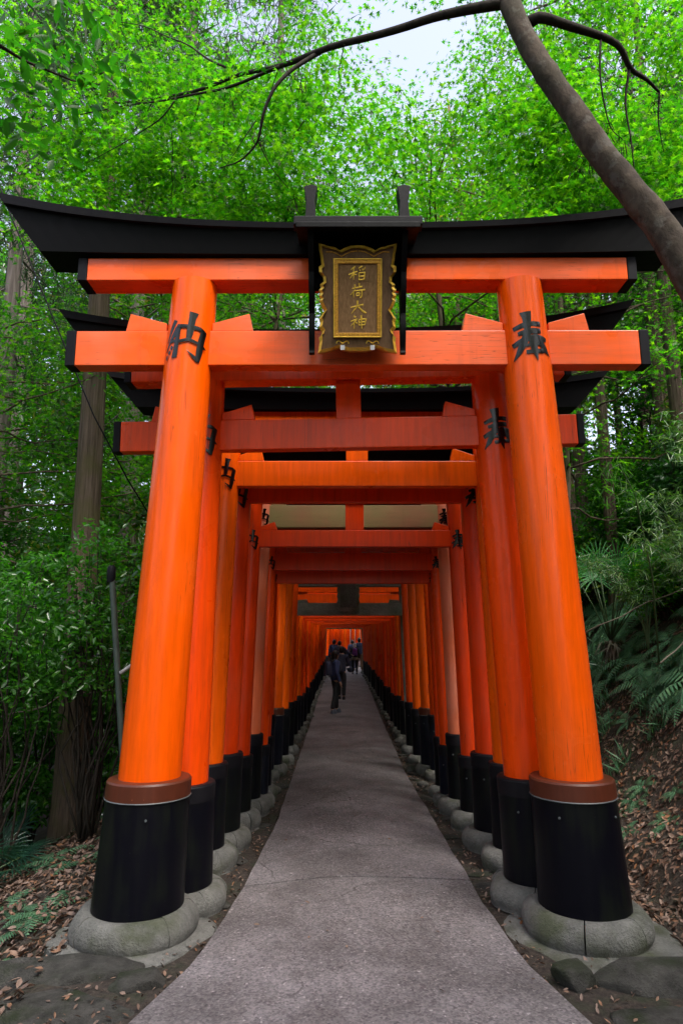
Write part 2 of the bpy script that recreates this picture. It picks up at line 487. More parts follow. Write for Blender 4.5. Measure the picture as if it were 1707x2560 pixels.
m, nt, b = new_mat('exposed_aggregate')
mp = coords(nt, obj=False)
vo = N(nt, 'ShaderNodeTexVoronoi', Scale=75.0)
nt.links.new(mp.outputs[0], vo.inputs['Vector'])
n1 = noise_n(nt, mp, 1.1, 5, 0.6); n2 = noise_n(nt, mp, 45, 5, 0.7); n3 = noise_n(nt, mp, 5, 5, 0.65)
sp = ramp(nt, vo.outputs['Color'], [(0.0, (0.12, 0.108, 0.125)), (0.45, (0.232, 0.220, 0.236)), (0.88, (0.32, 0.302, 0.315)), (0.97, (0.58, 0.55, 0.58))])
d = ramp(nt, n2.outputs['Fac'], [(0.3, (0.45, 0.45, 0.45)), (0.62, (1, 1, 1))])
c = mixc(nt, 0.75, sp.outputs[0], d.outputs[0], 'MULTIPLY')
d2 = ramp(nt, n1.outputs['Fac'], [(0.32, (0.66, 0.64, 0.63)), (0.68, (1.08, 1.06, 1.05))])
c = mixc(nt, 1.0, c, d2.outputs[0], 'MULTIPLY')
d3 = ramp(nt, n3.outputs['Fac'], [(0.35, (0.8, 0.79, 0.77)), (0.6, (1, 1, 1))])
c = mixc(nt, 0.8, c, d3.outputs[0], 'MULTIPLY')
vc = N(nt, 'ShaderNodeTexVoronoi', _feature='DISTANCE_TO_EDGE', Scale=0.55)
mw = coords(nt, obj=False)
nw = noise_n(nt, mw, 3.0, 4, 0.6)
vm = N(nt, 'ShaderNodeVectorMath', _operation='MULTIPLY_ADD')
nt.links.new(nw.outputs['Color'], vm.inputs[0]); vm.inputs[1].default_value = (0.35, 0.35, 0); nt.links.new(mw.outputs[0], vm.inputs[2])
nt.links.new(vm.outputs[0], vc.inputs['Vector'])
kr = ramp(nt, vc.outputs['Distance'], [(0.0, (1, 1, 1)), (0.0045, (0, 0, 0))])
kn = ramp(nt, n1.outputs['Fac'], [(0.50, (0, 0, 0)), (0.60, (0.85, 0.85, 0.85))])
km = N(nt, 'ShaderNodeMath', _operation='MULTIPLY')
nt.links.new(kr.outputs[0], km.inputs[0]); nt.links.new(kn.outputs[0], km.inputs[1])
c = mixc(nt, km.outputs[0], c, (0.03, 0.026, 0.025))
nb_ = noise_n(nt, mw, 0.9, 6, 0.7, 0.4)
db = ramp(nt, nb_.outputs['Fac'], [(0.36, (0.56, 0.54, 0.54)), (0.56, (0.88, 0.86, 0.87))])
c = mixc(nt, 1.0, c, db.outputs[0], 'MULTIPLY')
nt.links.new(c, b.inputs['Base Color'])
b.inputs['Roughness'].default_value = 0.72
b.inputs['Specular IOR Level'].default_value = 0.4
bump(nt, b, vo.outputs['Distance'], 0.55, 0.006)
M['path'] = m

# ------------------------------------------------------------------ terrain
def smooth(t):
    t = min(1.0, max(0.0, t))
    return t * t * (3 - 2 * t)

def axis_x(y):
    """path centre line; it bends to the right far ahead"""
    return 0.15 + (0.013 * (y - 42) ** 2 if y > 42 else 0.0)

def rise(y):
    return 0.20 * smooth((y - 15) / 22) + 0.25 * smooth((y - 36) / 20)

def ground(x, y):
    c = axis_x(min(y, 66)) - 0.15
    g = rise(y)
    xr = x - c
    n = mnoise.noise(Vector((x * 0.55, y * 0.55, 0.3))) + 0.5 * mnoise.noise(Vector((x * 1.6, y * 1.6, 4.0)))
    if xr < -1.75:
        d = -1.75 - xr
        near = 1.0 - smooth((y - 3.5) / 3.0)
        z = -1.7 * smooth(d / 4.6) - 0.60 * near * smooth(d / 1.0) + max(0, d - 8) * 0.42
        return g + z + 0.13 * n * min(1, d * 0.8)
    if xr > 2.2:
        d = xr - 2.2
        z = -0.13 * smooth(d / 0.12) * (1 - smooth((d - 0.25) / 0.35))
        e = max(0, d - 0.35)
        z += 0.62 * min(e, 0.55) + 1.35 * max(0, min(e - 0.55, 4.0)) + 0.7 * max(0, e - 4.55)
        return g + z + 0.20 * n * min(1, e * 0.7)
    return g + 0.012 * n

def axis_pts(a, b, f):
    out = [a]
    while out[-1] < b:
        out.append(out[-1] + f(out[-1]))
    return out

xs = axis_pts(-60, 60, lambda x: 0.10 + 0.10 * max(0, abs(x) - 3.5))
ys = axis_pts(-10, 130, lambda y: 0.14 + 0.05 * max(0, abs(y - 6) - 5))
V = [(x, y, ground(x, y)) for y in ys for x in xs]
nx = len(xs)
F = [(j * nx + i, j * nx + i + 1, (j + 1) * nx + i + 1, (j + 1) * nx + i) for j in range(len(ys) - 1) for i in range(nx - 1)]
tb = MB(); tb.add(V, F, True)
tag(tb.obj('forest_ground', M['soil'], sharp=180), kind='structure')

# path: two poured slabs with a ragged joint between them
PY = [-6, 2.0, 3.6, 4.6, 5.8, 7.9, 10.3, 19.4, 36, 44, 70]
PL = [-2.4, -1.65, -1.16, -0.88, -0.77, -0.69, -0.70, -0.74, -0.88, -0.92, -0.95]
PR = [2.3, 1.85, 1.34, 1.10, 1.04, 1.00, 0.94, 1.00, 1.14, 1.2, 1.2]

def path_edge(y, left):
    v = float(np.interp(y, PY, PL if left else PR)) + axis_x(y) - 0.15
    return v + 0.016 * mnoise.noise(Vector((y * 1.7, 3.0 if left else 9.0, 0))) + 0.010 * mnoise.noise(Vector((y * 7, 5.0 if left else 1.0, 0)))

def joint_y(x):
    return 6.02 - 0.16 * smooth((-x) / 0.8) + 0.02 * mnoise.noise(Vector((x * 5, 0, 2))) - 0.03 * smooth(x / 1.1)

def slab(name, rows, cols=9):
    mb = MB()
    V = []
    for r in rows:
        for k in range(cols):
            t = k / (cols - 1)
            if callable(r):
                xm = -0.78 + t * 1.83
                y = r(xm)
            else:
                y = r
            x = path_edge(y, True) * (1 - t) + path_edge(y, False) * t
            crown = 0.020 * (1 - (2 * t - 1) ** 2)
            V.append((x, y, rise(y) + 0.040 + crown))
    top = len(V)
    V += [(x, y, z - 0.10) for x, y, z in V]
    nr = len(rows)
    F = [(j * cols + i, j * cols + i + 1, (j + 1) * cols + i + 1, (j + 1) * cols + i) for j in range(nr - 1) for i in range(cols - 1)]
    mb.add(V, F, True)
    S = []
    for j in range(nr - 1):
        a, c2 = j * cols, (j + 1) * cols
        S.append((a, c2, c2 + top, a + top))
        a, c2 = j * cols + cols - 1, (j + 1) * cols + cols - 1
        S.append((c2, a, a + top, c2 + top))
    for i in range(cols - 1):
        S.append((i + 1, i, i + top, i + 1 + top))
        e = (nr - 1) * cols
        S.append((e + i, e + i + 1, e + i + 1 + top, e + i + top))
    mb.f += S; mb.sm += [False] * len(S)
    return mb.obj(name, M['path'], sharp=50)

rows1 = list(np.arange(-6, 5.75, 0.25)) + [lambda x: joint_y(x) - 0.013]
rows2 = [lambda x: joint_y(x) + 0.013] + list(np.arange(6.25, 20, 0.25)) + list(np.arange(20, 68, 0.5))
tag(slab('path', rows1), 'near slab of grey aggregate path flaring towards the viewer', kind='structure')
tag(slab('path', rows2), 'long slab of grey aggregate path running under the torii', kind='structure')

# ------------------------------------------------------------------ inscriptions (stroke outlines measured off the pillars)
def norm(strokes, cx, y1, h):
    return [[((x - cx) / h, (y1 - y) / h, wd / h) for x, y, wd in s] for s in strokes]

HO = norm([[(690, 128, 165), (702, 220, 125), (700, 330, 100), (692, 480, 85)],
           [(498, 372, 60), (640, 332, 78), (770, 310, 70), (893, 312, 82)],
           [(560, 455, 60), (720, 425, 85), (885, 412, 80)],
           [(468, 620, 70), (640, 552, 85), (800, 505, 80), (972, 535, 70)],
           [(690, 440, 85), (640, 570, 105), (560, 720, 85), (464, 842, 12)],
           [(785, 485, 85), (860, 580, 105), (935, 690, 90), (1022, 772, 8)],
           [(652, 640, 48), (832, 612, 52)],
           [(650, 738, 58), (900, 712, 64)],
           [(745, 550, 95), (765, 700, 95), (796, 862, 8)]], 740, 862, 732)
NO = norm([[(440, 458, 125), (330, 700, 115), (200, 1015, 40)],
           [(495, 640, 55), (400, 860, 85), (300, 1040, 80), (195, 1265, 55)],
           [(490, 790, 80), (380, 950, 75)],
           [(330, 1030, 60), (480, 1005, 85)],
           [(560, 595, 120), (540, 900, 118), (498, 1460, 150)],
           [(395, 1130, 40), (395, 1185, 100), (395, 1235, 40)],
           [(330, 1245, 40), (330, 1300, 100), (330, 1350, 40)],
           [(250, 1360, 40), (250, 1425, 105), (250, 1490, 40)],
           [(520, 632, 100), (800, 655, 95), (1080, 690, 110), (1240, 770, 70)],
           [(900, 275, 230), (870, 420, 165), (840, 800, 165), (822, 960, 130)],
           [(1180, 740, 165), (1130, 1000, 165), (1100, 1300, 165), (1068, 1562, 105)],
           [(1085, 1530, 90), (960, 1430, 80), (790, 1280, 8)],
           [(570, 1055, 90), (820, 1002, 90), (1050, 1085, 80)],
           [(1160, 1150, 110), (1275, 1197, 8)]], 720, 1562, 1290)

def densify(s, step=0.035):
    out = []
    for a, b in zip(s[:-1], s[1:]):
        L = math.hypot(b[0] - a[0], b[1] - a[1])
        k = max(1, int(L / step))
        for i in range(k):
            t = i / k
            out.append(tuple(a[j] * (1 - t) + b[j] * t for j in range(3)))
    out.append(s[-1])
    return out

def glyph_mesh(name, strokes, mapper, across=3):
    mb = MB()
    for si, s in enumerate(strokes):
        p = densify(s)
        V, F = [], []
        for i, (u, v, wd) in enumerate(p):
            a, b = p[max(0, i - 1)], p[min(len(p) - 1, i + 1)]
            dx, dy = b[0] - a[0], b[1] - a[1]
            L = math.hypot(dx, dy) or 1
            nx_, ny_ = -dy / L, dx / L
            for k in range(across + 1):
                t = (k / across - 0.5) * wd
                V.append(mapper(u + nx_ * t, v + ny_ * t, si * 0.0006 + 0.0012 * (1 - abs(2 * k / across - 1))))
        m_ = across + 1
        for i in range(len(p) - 1):
            for k in range(across):
                F.append((i * m_ + k, i * m_ + k + 1, (i + 1) * m_ + k + 1, (i + 1) * m_ + k))
        mb.add(V, F, True)
    return mb.mesh(name, 180)

# ------------------------------------------------------------------ torii
def ring_profile(r_in, r_out, h):
    c = (r_out - r_in)
    pr = [(r_in - 0.02, 0.0), (r_out * 0.97, 0.0)]
    for k in range(9):
        a = R(-35 + 125 * k / 8)
        pr.append((r_in + c * (0.30 + 0.70 * math.cos(a)) * 1.0, h * (0.42 + 0.58 * math.sin(a))))
    pr += [(r_in + 0.012, h * 0.985), (r_in - 0.02, h * 0.96)]
    return pr

def kasagi(L_bot, L_top, zb, thick, sweep, yf, yb, ov, name, mat, parent, zlo=0.0, zhi=1.0, over=0.0, power=2.6, nst=36, ridge=0.0):
    """curved cap beam: bottom edge almost level, top edge swept up to raked ends.
    zlo..zhi selects a slice of the height, over widens it front and back"""
    mb = MB()
    V, F = [], []
    prof = []
    for t in (zlo, zhi):
        fw = yf - over - ov * t
        bw = yb + over + ov * t
        prof.append((fw, bw, t))
    for i in range(nst + 1):
        s = -1 + 2 * i / nst
        a = abs(s) ** power
        for (fw, bw, t) in prof:
            x = s * (L_bot + (L_top - L_bot) * t)
            z = zb + 0.03 * a + t * (thick + sweep * a)
            V.append((x, fw, z)); V.append((x, bw, z))
        if ridge:
            x = s * L_top
            z = zb + 0.03 * a + (thick + sweep * a) + ridge
            V.append((x, (yf + yb) / 2, z))
    st = 5 if ridge else 4
    for i in range(nst):
        a, b = i * st, (i + 1) * st
        F.append((a, b, b + 2, a + 2))          # front
        F.append((b + 1, a + 1, a + 3, b + 3))  # back
        F.append((a + 1, b + 1, b, a))          # bottom
        if ridge:
            F.append((a + 2, b + 2, b + 4, a + 4)); F.append((b + 3, a + 3, a + 4, b + 4))
        else:
            F.append((a + 2, b + 2, b + 3, a + 3))
    e = nst * st
    if ridge:
        F.append((0, 2, 4, 3, 1)); F.append((e + 1, e + 3, e + 4, e + 2, e))
    else:
        F.append((0, 2, 3, 1)); F.append((e + 1, e + 3, e + 2, e))
    mb.add(V, F, False)
    return mb.obj(name, mat, parent)

def torii(p):
    """p: dict with metre sizes, heights above the torii's own ground"""
    root = empty('torii', (p['cx'], p['Y'], p.get('g', 0)), p.get('label'), 'torii', p.get('group'))
    half, r, rt = p['half'], p['r'], p.get('rt', p['r'] * 0.82)
    ztop = p['sh'][0]
    zc, hs = p['sleeve_h'], p['sr']
    lean = math.tan(R(p.get('lean', 2.4)))
    pm, bm_ = p['pm'], p['bm']
    zr = p.get('ring_h', 0.17)
    full = p.get('full', True)
    for sgn in (-1, 1):
        sh = lambda z: -sgn * (z - zc) * lean
        mb = MB()
        zs = np.linspace(0.05, ztop + 0.001, 9 if full else 3)
        mb.lathe([(r + (rt - r) * max(0, (z - zc)) / (ztop - zc), z) for z in zs], 36 if full else 20, sgn * half, 0, shift=sh)
        pil = mb.obj('pillar', pm if sgn < 0 else p.get('pm2', pm), root)
        # sleeve
        hb = hs * 1.08
        mb = MB()
        ztc = zc - (p.get('collar_h', 0.0))
        mb.lathe([(hb, zr - 0.03), (hs, ztc - 0.001)], 36 if full else 18, sgn * half, 0, shift=sh)
        sl = mb.obj('sleeve', p.get('sm', M['sleeve']), root)
        if p.get('collar_h'):
            mb = MB(); mb.lathe([(hs + 0.006, ztc), (hs + 0.004, zc - 0.012), (hs - 0.006, zc), (r * 0.98, zc + 0.004)], 36, sgn * half, 0, shift=sh)
            mb.obj('collar', M['collar'], sl)
            mb = MB(); mb.lathe([(hs + 0.007, ztc - 0.010), (hs + 0.011, ztc - 0.005), (hs + 0.007, ztc)], 36, sgn * half, 0, shift=sh)
            mb.obj('metal_line', M['collar_line'], sl)
        else:
            bh = 0.12
            mb = MB(); mb.lathe([(hs + 0.007, zc - bh), (hs + 0.006, zc - 0.012), (hs - 0.004, zc + 0.002), (r * 0.98, zc + 0.004)], 36 if full else 18, sgn * half, 0, shift=sh)
            mb.obj('top_band', p.get('band', M['black_roof']), sl)
        if full:
            for k in range(2):
                a = -math.pi / 2 + (0.5 if k else -0.9) * 1.0 + 0.25 * sgn
                mb = MB()
                x0 = sgn * half + sh(zc - 0.22) + (hs * 1.015 + 0.002) * math.cos(a)
                y0 = (hs * 1.015 + 0.002) * math.sin(a)
                mb.tube([(x0, y0, zc - 0.22), (x0 + 0.008 * math.cos(a), y0 + 0.008 * math.sin(a), zc - 0.22)], 0.008, 8)
                mb.obj('bolt', M['collar_line'], sl)
        # stone ring
        pr = ring_profile(hb - 0.01, p['ring'], zr)
        if full:
            cuts = [0.3, 2.2, 3.9, 5.5] if sgn < 0 else [0.9, 2.6, 4.35, 5.35]
            for k in range(4):
                a0 = cuts[k] + 0.012; a1 = (cuts[(k + 1) % 4] + (2 * math.pi if k == 3 else 0)) - 0.012
                mb = MB()
                mb.lathe(pr, 14, sgn * (half + zc * lean), 0, a0, a1, noise=0.085, seed=k + p['Y'])
                mb.obj('base_stone', M['base'], root, sharp=50)
        else:
            mb = MB()
            mb.lathe(pr, 22, sgn * (half + zc * lean), 0, noise=0.12, seed=p['Y'] + sgn)
            mb.obj('base_stone', M['boulder'], root, sharp=60)
    # tie beam with black end caps and wedges
    n0, n1 = p['nuki']; nl = p['nl']; nd = p.get('nd', 0.07)
    cap = p.get('cap', 0.075)
    MB().box(-nl + cap, nl - cap, -nd, nd, n0, n1).obj('tie_beam', bm_, root, 0.006)
    for sgn in (-1, 1):
        xa, xb = sorted((sgn * (nl - cap + 0.001), sgn * nl))
        MB().box(xa, xb, -nd - 0.004, nd + 0.004, n0 - 0.004, n1 + 0.004).obj('end_cap', p.get('em', M['black_end']), root, 0.006)
    if p.get('wedge', True):
        pc = half - (n1 - zc) * lean
        wh = (n1 - n0) * 0.52; ww = r * 1.35
        for sgn in (-1, 1):
            for side in (-1, 1):
                x0 = sgn * pc + side * (rt * 1.02); x1 = sgn * pc + side * (rt + ww)
                pts = [(x0, n1 + 0.002), (x1 + side * 0.03, n1 + 0.002), (x1, n1 + wh), (x0, n1 + wh * 0.45)]
                if side < 0: pts = pts[::-1]
                MB().prism(pts, -nd * 0.9, nd * 0.9).obj('wedge', bm_, root, 0.004)
    # strut
    s0, s1 = p['sh']
    if p.get('strut', True):
        sw = p.get('strut_w', 0.105)
        MB().box(-sw, sw, -0.045, 0.045, n1 + 0.001, s0 - 0.001).obj('strut', bm_, root, 0.005)
    # second lintel
    sl_, sd_ = p['shl'], p.get('shd', 0.11)
    MB().box(-sl_ + cap, sl_ - cap, -sd_, sd_, s0, s1).obj('lintel', bm_, root, 0.006)
    for sgn in (-1, 1):
        xa, xb = sorted((sgn * (sl_ - cap + 0.001), sgn * sl_))
        MB().box(xa, xb, -sd_ - 0.004, sd_ + 0.004, s0 - 0.004, s1 + 0.004).obj('end_cap', p.get('em', M['black_end']), root, 0.006)
    # cap beam
    th, sw_ = p['kas_t'], p['kas_s']
    nst = 36 if full else 12
    ko, kv = (0.05, 0.06) if full else (0.015, 0.03)
    kasagi(p['kl'], p['kl'] * 1.14, s1 + 0.003, th, sw_, -sd_ - ko, sd_ + ko, kv, 'cap_beam', M['black'], root, 0, 0.80, nst=nst)
    kasagi(p['kl'], p['kl'] * 1.14, s1 + 0.004, th, sw_, -sd_ - ko, sd_ + ko, kv, 'roof_board', M['black_roof'], root, 0.805, 1.0, over=0.035 if full else 0.012, nst=nst, ridge=0.05)
    # inscriptions
    if p.get('glyph'):
        gh = p['glyph']
        for sgn, st in ((-1, NO), (1, HO)):
            zc0 = p.get('gz', (n0 + n1) / 2 - 0.02)
            def mp_(u, v, lift, sgn=sgn):
                z = zc0 + (v - 0.5) * gh
                rr = r + (rt - r) * (z - zc) / (ztop - zc)
                cxp = sgn * (half - (z - zc) * lean)
                a = u * gh / rr
                q = rr + 0.002 + lift
                return (cxp + q * math.sin(a), -q * math.cos(a), z)
            pil = [c_ for c_ in root.children if c_.name.startswith('pillar')][0 if sgn < 0 else 1]
            link('inscription', glyph_mesh('inscription', st, mp_), M['ink'], pil)
    return root

first = torii(dict(Y=5.06, cx=0.135, half=1.479, r=0.216, rt=0.176, sleeve_h=1.01, sr=0.285, ring=0.415, ring_h=0.19, collar_h=0.115,
    nuki=(4.055, 4.34), nl=2.275, nd=0.068, sh=(4.75, 4.94), shl=2.21, shd=0.11, kl=2.50, kas_t=0.21, kas_s=0.245,
    pm=M['verm_front'], bm=M['verm_front_beam'], glyph=0.40, gz=4.24, lean=2.75,
    label='tallest and frontmost vermilion torii, carrying the gilded plaque'))
first.rotation_euler.y = -0.002
SPEC = [
 # Y, half, r, sr, sleeve, nuki, lintel, kas_t, kas_s, nl, mats, collar, label
 (5.57, 1.33, .185, .235, .90, (3.54, 3.80), (4.14, 4.32), .20, .20, 1.98, 'verm_a', 'verm_a', 'vermilion torii second from the front, its black cap tips showing beside the first'),
 (6.45, 1.37, .155, .195, .875, (3.41, 3.66), (3.97, 4.15), .18, .16, 1.98, 'verm_b', 'verm_b', 'bright orange torii, third from the front'),
 (7.03, 1.33, .165, .21, .87, (3.37, 3.58), (3.66, 3.79), .12, .10, 1.75, 'verm_c', 'verm_c', 'vermilion torii fourth from the front with stout black sleeves'),
 (7.75, 1.26, .118, .15, .735, (3.00, 3.19), (3.52, 3.67), .14, .12, 1.60, 'verm_c', 'verm_c', 'slim deep red torii fifth from the front with short sleeves'),
 (8.35, 1.215, .115, .145, .88, (3.32, 3.60), (3.86, 4.0), .15, .14, 1.80, 'verm_old', 'verm_mossy', 'faded pinkish torii with mossy weathered tie beam'),
 (8.70, 1.135, .088, .112, .705, (2.83, 3.05), (3.25, 3.38), .12, .10, 1.50, 'verm_a', 'verm_c', 'slim torii just behind the faded pinkish one'),
 (9.18, 1.15, .092, .118, .74, (2.70, 2.93), (3.12, 3.25), .12, .10, 1.50, 'verm_c', 'verm_c', 'slim red torii eighth from the front'),
 (10.25, 1.25, .12, .150, .90, (3.30, 3.52), (3.78, 3.93), .15, .12, 1.70, 'verm_a', 'verm_a', 'vermilion torii with worn bluish black sleeves, ninth from the front'),
 (10.70, 1.165, .115, .148, .955, (3.35, 3.57), (3.85, 4.0), .15, .12, 1.70, 'verm_b', 'verm_b', 'orange torii with brown collars midway along the near row'),
 (11.55, 1.12, .105, .135, .86, (3.15, 3.36), (3.6, 3.74), .13, .11, 1.6, 'verm_b', 'verm_b', 'orange torii two ahead of the grey stone one'),
 (12.55, 1.10, .10, .13, .88, (3.05, 3.25), (3.5, 3.63), .13, .11, 1.55, 'verm_a', 'verm_a', 'vermilion torii standing right before the grey stone one'),
]
for i, (Y, half, r, sr, shh, nk, sh_, kt, ks, nl, a, bq, lab) in enumerate(SPEC):
    d = dict(Y=Y, cx=0.15, half=half, r=r, rt=r * 0.85, sleeve_h=shh, sr=sr, ring=sr + (0.135 if i < 5 else 0.10), ring_h=0.18 if i < 5 else 0.15,
             nuki=nk, nl=nl, nd=0.055, sh=sh_, shl=nl - 0.08, shd=0.085, kl=nl + 0.16, kas_t=kt, kas_s=ks, pm=M[a], bm=M[bq],
             glyph=0.95 * r * 2 if i < 10 else None, lean=2.0, label=lab, cap=0.06)
    if i == 8: d['collar_h'] = 0.10
    if i in (5, 7, 8): d['sm'] = M['sleeve_blue']
    o = torii(d)
    if i == 0: o.rotation_euler.y = -0.018; o.location.x = 0.13

# grey stone torii with its blank stone plaque
def stone_torii(Y, cx, half, r, n0, n1, l0, l1, label, mat, plaque=True):
    root = empty('stone_torii' if plaque else 'timber_torii', (cx, Y, rise(Y)), label, 'torii')
    for sgn in (-1, 1):
        mb = MB(); mb.lathe([(r, 0.0), (r * 0.97, 1.0), (r * 0.9, l0)], 24, sgn * half, 0, shift=lambda z: -sgn * z * 0.035)
        mb.obj('pillar', mat, root)
        mb = MB(); mb.lathe(ring_profile(r, r + 0.12, 0.16), 22, sgn * half, 0, noise=0.1, seed=Y)
        mb.obj('base_stone', M['boulder'], root, sharp=60)
    MB().box(-half - 0.38, half + 0.38, -0.075, 0.075, n0, n1).obj('tie_beam', mat, root, 0.01)
    MB().box(-half - 0.45, half + 0.45, -0.11, 0.11, l0, l1).obj('lintel', mat, root, 0.01)
    kasagi(half + 0.55, half + 0.68, l1 + 0.002, 0.15, 0.1, -0.14, 0.14, 0.03, 'cap_beam', mat, root, ridge=0.03, nst=16)
    for sgn in (-1, 1):
        pc = half - n1 * 0.035
        pts = [(-pc + r, n1 + .002), (-pc + r + .2, n1 + .002), (-pc + r + .18, n1 + .07), (-pc + r, n1 + .05)]
        if sgn > 0: pts = [(-x, z) for x, z in pts][::-1]
        MB().prism(pts, -.06, .06).obj('wedge', mat, root, .008)
    if plaque:
        pts = []
        for k in range(14): pts.append((-0.20 - 0.018 * math.sin(k * math.pi) - 0.02 * (k % 2), n0 + 0.07 + (l0 + 0.22 - n0) * k / 13))
        pts = pts + [(-x, z) for x, z in pts[::-1]]
        MB().prism(pts[::-1], -0.20, -0.08).obj('plaque', M['granite'], root, 0.01)
        MB().box(-.15, .15, -.212, -.201, n0 + .15, l0 + .1).obj('plaque_panel', M['base'], root, 0.004)
    return root
stone_torii(13.2, 0.13, 1.15, 0.085, 2.42, 2.66, 2.97, 3.12, 'grey mossy stone torii with a scalloped stone plaque', M['granite'])

# the long packed run beyond it
proto = []
for k, (a, nk) in enumerate((('verm_a', (2.47, 2.66)), ('verm_b', (2.50, 2.70)), ('verm_c', (2.44, 2.62)))):
    d = dict(Y=14.0 + 0.62 * k, cx=0.15, half=1.13 - 0.02 * k, r=0.098 + 0.008 * (k % 2), sleeve_h=0.78 + 0.05 * (k == 1), sr=0.130, ring=0.235, ring_h=0.15,
             nuki=nk if k else (2.69, 2.88), nl=1.48, nd=0.05, sh=(nk[1] + 0.26, nk[1] + 0.39), shl=1.42, shd=0.075, kl=1.55, kas_t=0.11, kas_s=0.10, pm=M[a], bm=M[a], full=False, lean=1.4, cap=0.06,
             group='packed run of small torii', label='small vermilion torii in the packed run beyond the grey stone torii')
    if k == 0: d['label'] = 'small orange torii seen through the grey stone one'; d['group'] = None
    if k: d['label'] = ('', 'second', 'third')[k] + ' small torii behind the grey stone torii'
    proto.append(torii(d))
for o in proto: o.location.z = rise(o.location.y)
extra = torii(dict(Y=15.9, cx=0.15, half=1.12, r=0.1, sleeve_h=0.76, sr=0.13, ring=0.235, ring_h=0.15, nuki=(2.45, 2.64), nl=1.48, nd=0.05, sh=(2.9, 3.03), shl=1.42, shd=0.075,
                   kl=1.55, kas_t=0.11, kas_s=0.1, pm=M['verm_a'], bm=M['verm_a'], full=False, lean=1.4, cap=0.06, group='packed run of small torii',
                   label='small vermilion torii in the packed run beyond the grey stone torii'))
src = [proto[1], proto[2], extra]
y = 16.5; i = 0
rnd = random.Random(3)
while y < 64:
    if abs(y - 37.6) > 0.4 and not 38.0 < y < 43.4:
        o = copy_tree(src[rnd.choice([0, 1, 2, 2])])
        far = y > 40
        ax = axis_x(y)
        o.location = (ax + rnd.uniform(-0.03, 0.03), y, rise(y) + rnd.uniform(-0.02, 0.02) - 0.02)
        o.rotation_euler = (0, 0, -math.atan(0.026 * (y - 42)) if y > 42 else rnd.uniform(-0.012, 0.012))
        o['group'] = 'torii round the far bend' if far else 'packed run of small torii'
        o['label'] = 'small orange torii round the bend past the far timber frame' if far else 'small vermilion torii in the packed run beyond the grey stone torii'
        if i < 6: o['label'] = ('first', 'second', 'third', 'fourth', 'fifth', 'sixth')[i] + ' red torii past the three small ones behind the grey stone torii'
        i += 1
    y += rnd.uniform(0.66, 0.86) if y < 40 else rnd.uniform(0.55, 0.7)
M['old_timber'] = bark('old_timber', (0.10, 0.07, 0.04), (0.22, 0.16, 0.09), (14, 14, 1), bs=0.3)
stone_torii(37.6, 0.14, 1.10, 0.09, 2.36, 2.56, 2.85, 2.97, 'bare brown timber torii framing the far end of the tunnel', M['old_timber'], plaque=False)

# ------------------------------------------------------------------ plaque and its hood on the first torii
hood = empty('plaque_hood', (0.12, 4.95, 4.0), 'black lacquered hood and side brackets sheltering the gilded plaque', 'hood')
z0 = 4.0
MB().prism([(-0.47, 4.93 - z0), (0.47, 4.93 - z0), (0.47, 5.00 - z0), (-0.47, 5.00 - z0)], -0.46, -0.36).obj('ridge_beam', M['black_roof'], hood, 0.008)
rb = MB(); rb.add([(-0.45, -0.50, 4.88 - z0), (0.45, -0.50, 4.88 - z0), (0.45, -0.02, 5.02 - z0), (-0.45, -0.02, 5.02 - z0),
                   (-0.45, -0.50, 4.925 - z0), (0.45, -0.50, 4.925 - z0), (0.45, -0.02, 5.10 - z0), (-0.45, -0.02, 5.10 - z0)],
                  [(3, 2, 1, 0), (4, 5, 6, 7), (0, 1, 5, 4), (2, 3, 7, 6), (1, 2, 6, 5), (3, 0, 4, 7)])
rb.obj('roof', M['black'], hood, 0.006)
MB().box(-0.33, 0.33, -0.10, -0.055, 4.62 - z0, 5.00 - z0).obj('back_board', M['black'], hood, 0.004)
for sgn in (-1, 1):
    pts = [(-0.055, 5.00 - z0), (0.048, 5.00 - z0), (0.036, 5.14 - z0), (0.058, 5.265 - z0), (0.0, 5.278 - z0), (-0.068, 5.262 - z0), (-0.046, 5.14 - z0)]
    pts = [(x * 0.78 + sgn * 0.345, z) for x, z in pts]
    MB().prism(pts, -0.43, -0.30).obj('horn', M['black_roof'], hood, 0.004)
    # wavy bracket, drawn in YZ and extruded in X
    prof = []
    for k in range(41):
        t = k / 40
        z = 4.93 - 0.84 * t
        dpt = 0.34 * (1 - t) ** 1.6 + 0.035 + 0.03 * abs(math.sin(t * 3.1 * math.pi))
        prof.append((-0.06 - dpt, z - z0))
    prof2 = [(-0.06, z) for _, z in prof[::-1]]
    poly = prof + prof2
    mb = MB()
    n = len(poly)
    xa = sgn * 0.345 - 0.021; xb = sgn * 0.345 + 0.021
    mb.add([(xa, a_, b_) for a_, b_ in poly] + [(xb, a_, b_) for a_, b_ in poly],
           [tuple(range(n)), tuple(range(2 * n - 1, n - 1, -1))] + [((k + 1) % n, k, n + k, n + (k + 1) % n) for k in range(n)])
    mb.obj('bracket', M['black'], hood, 0.003)

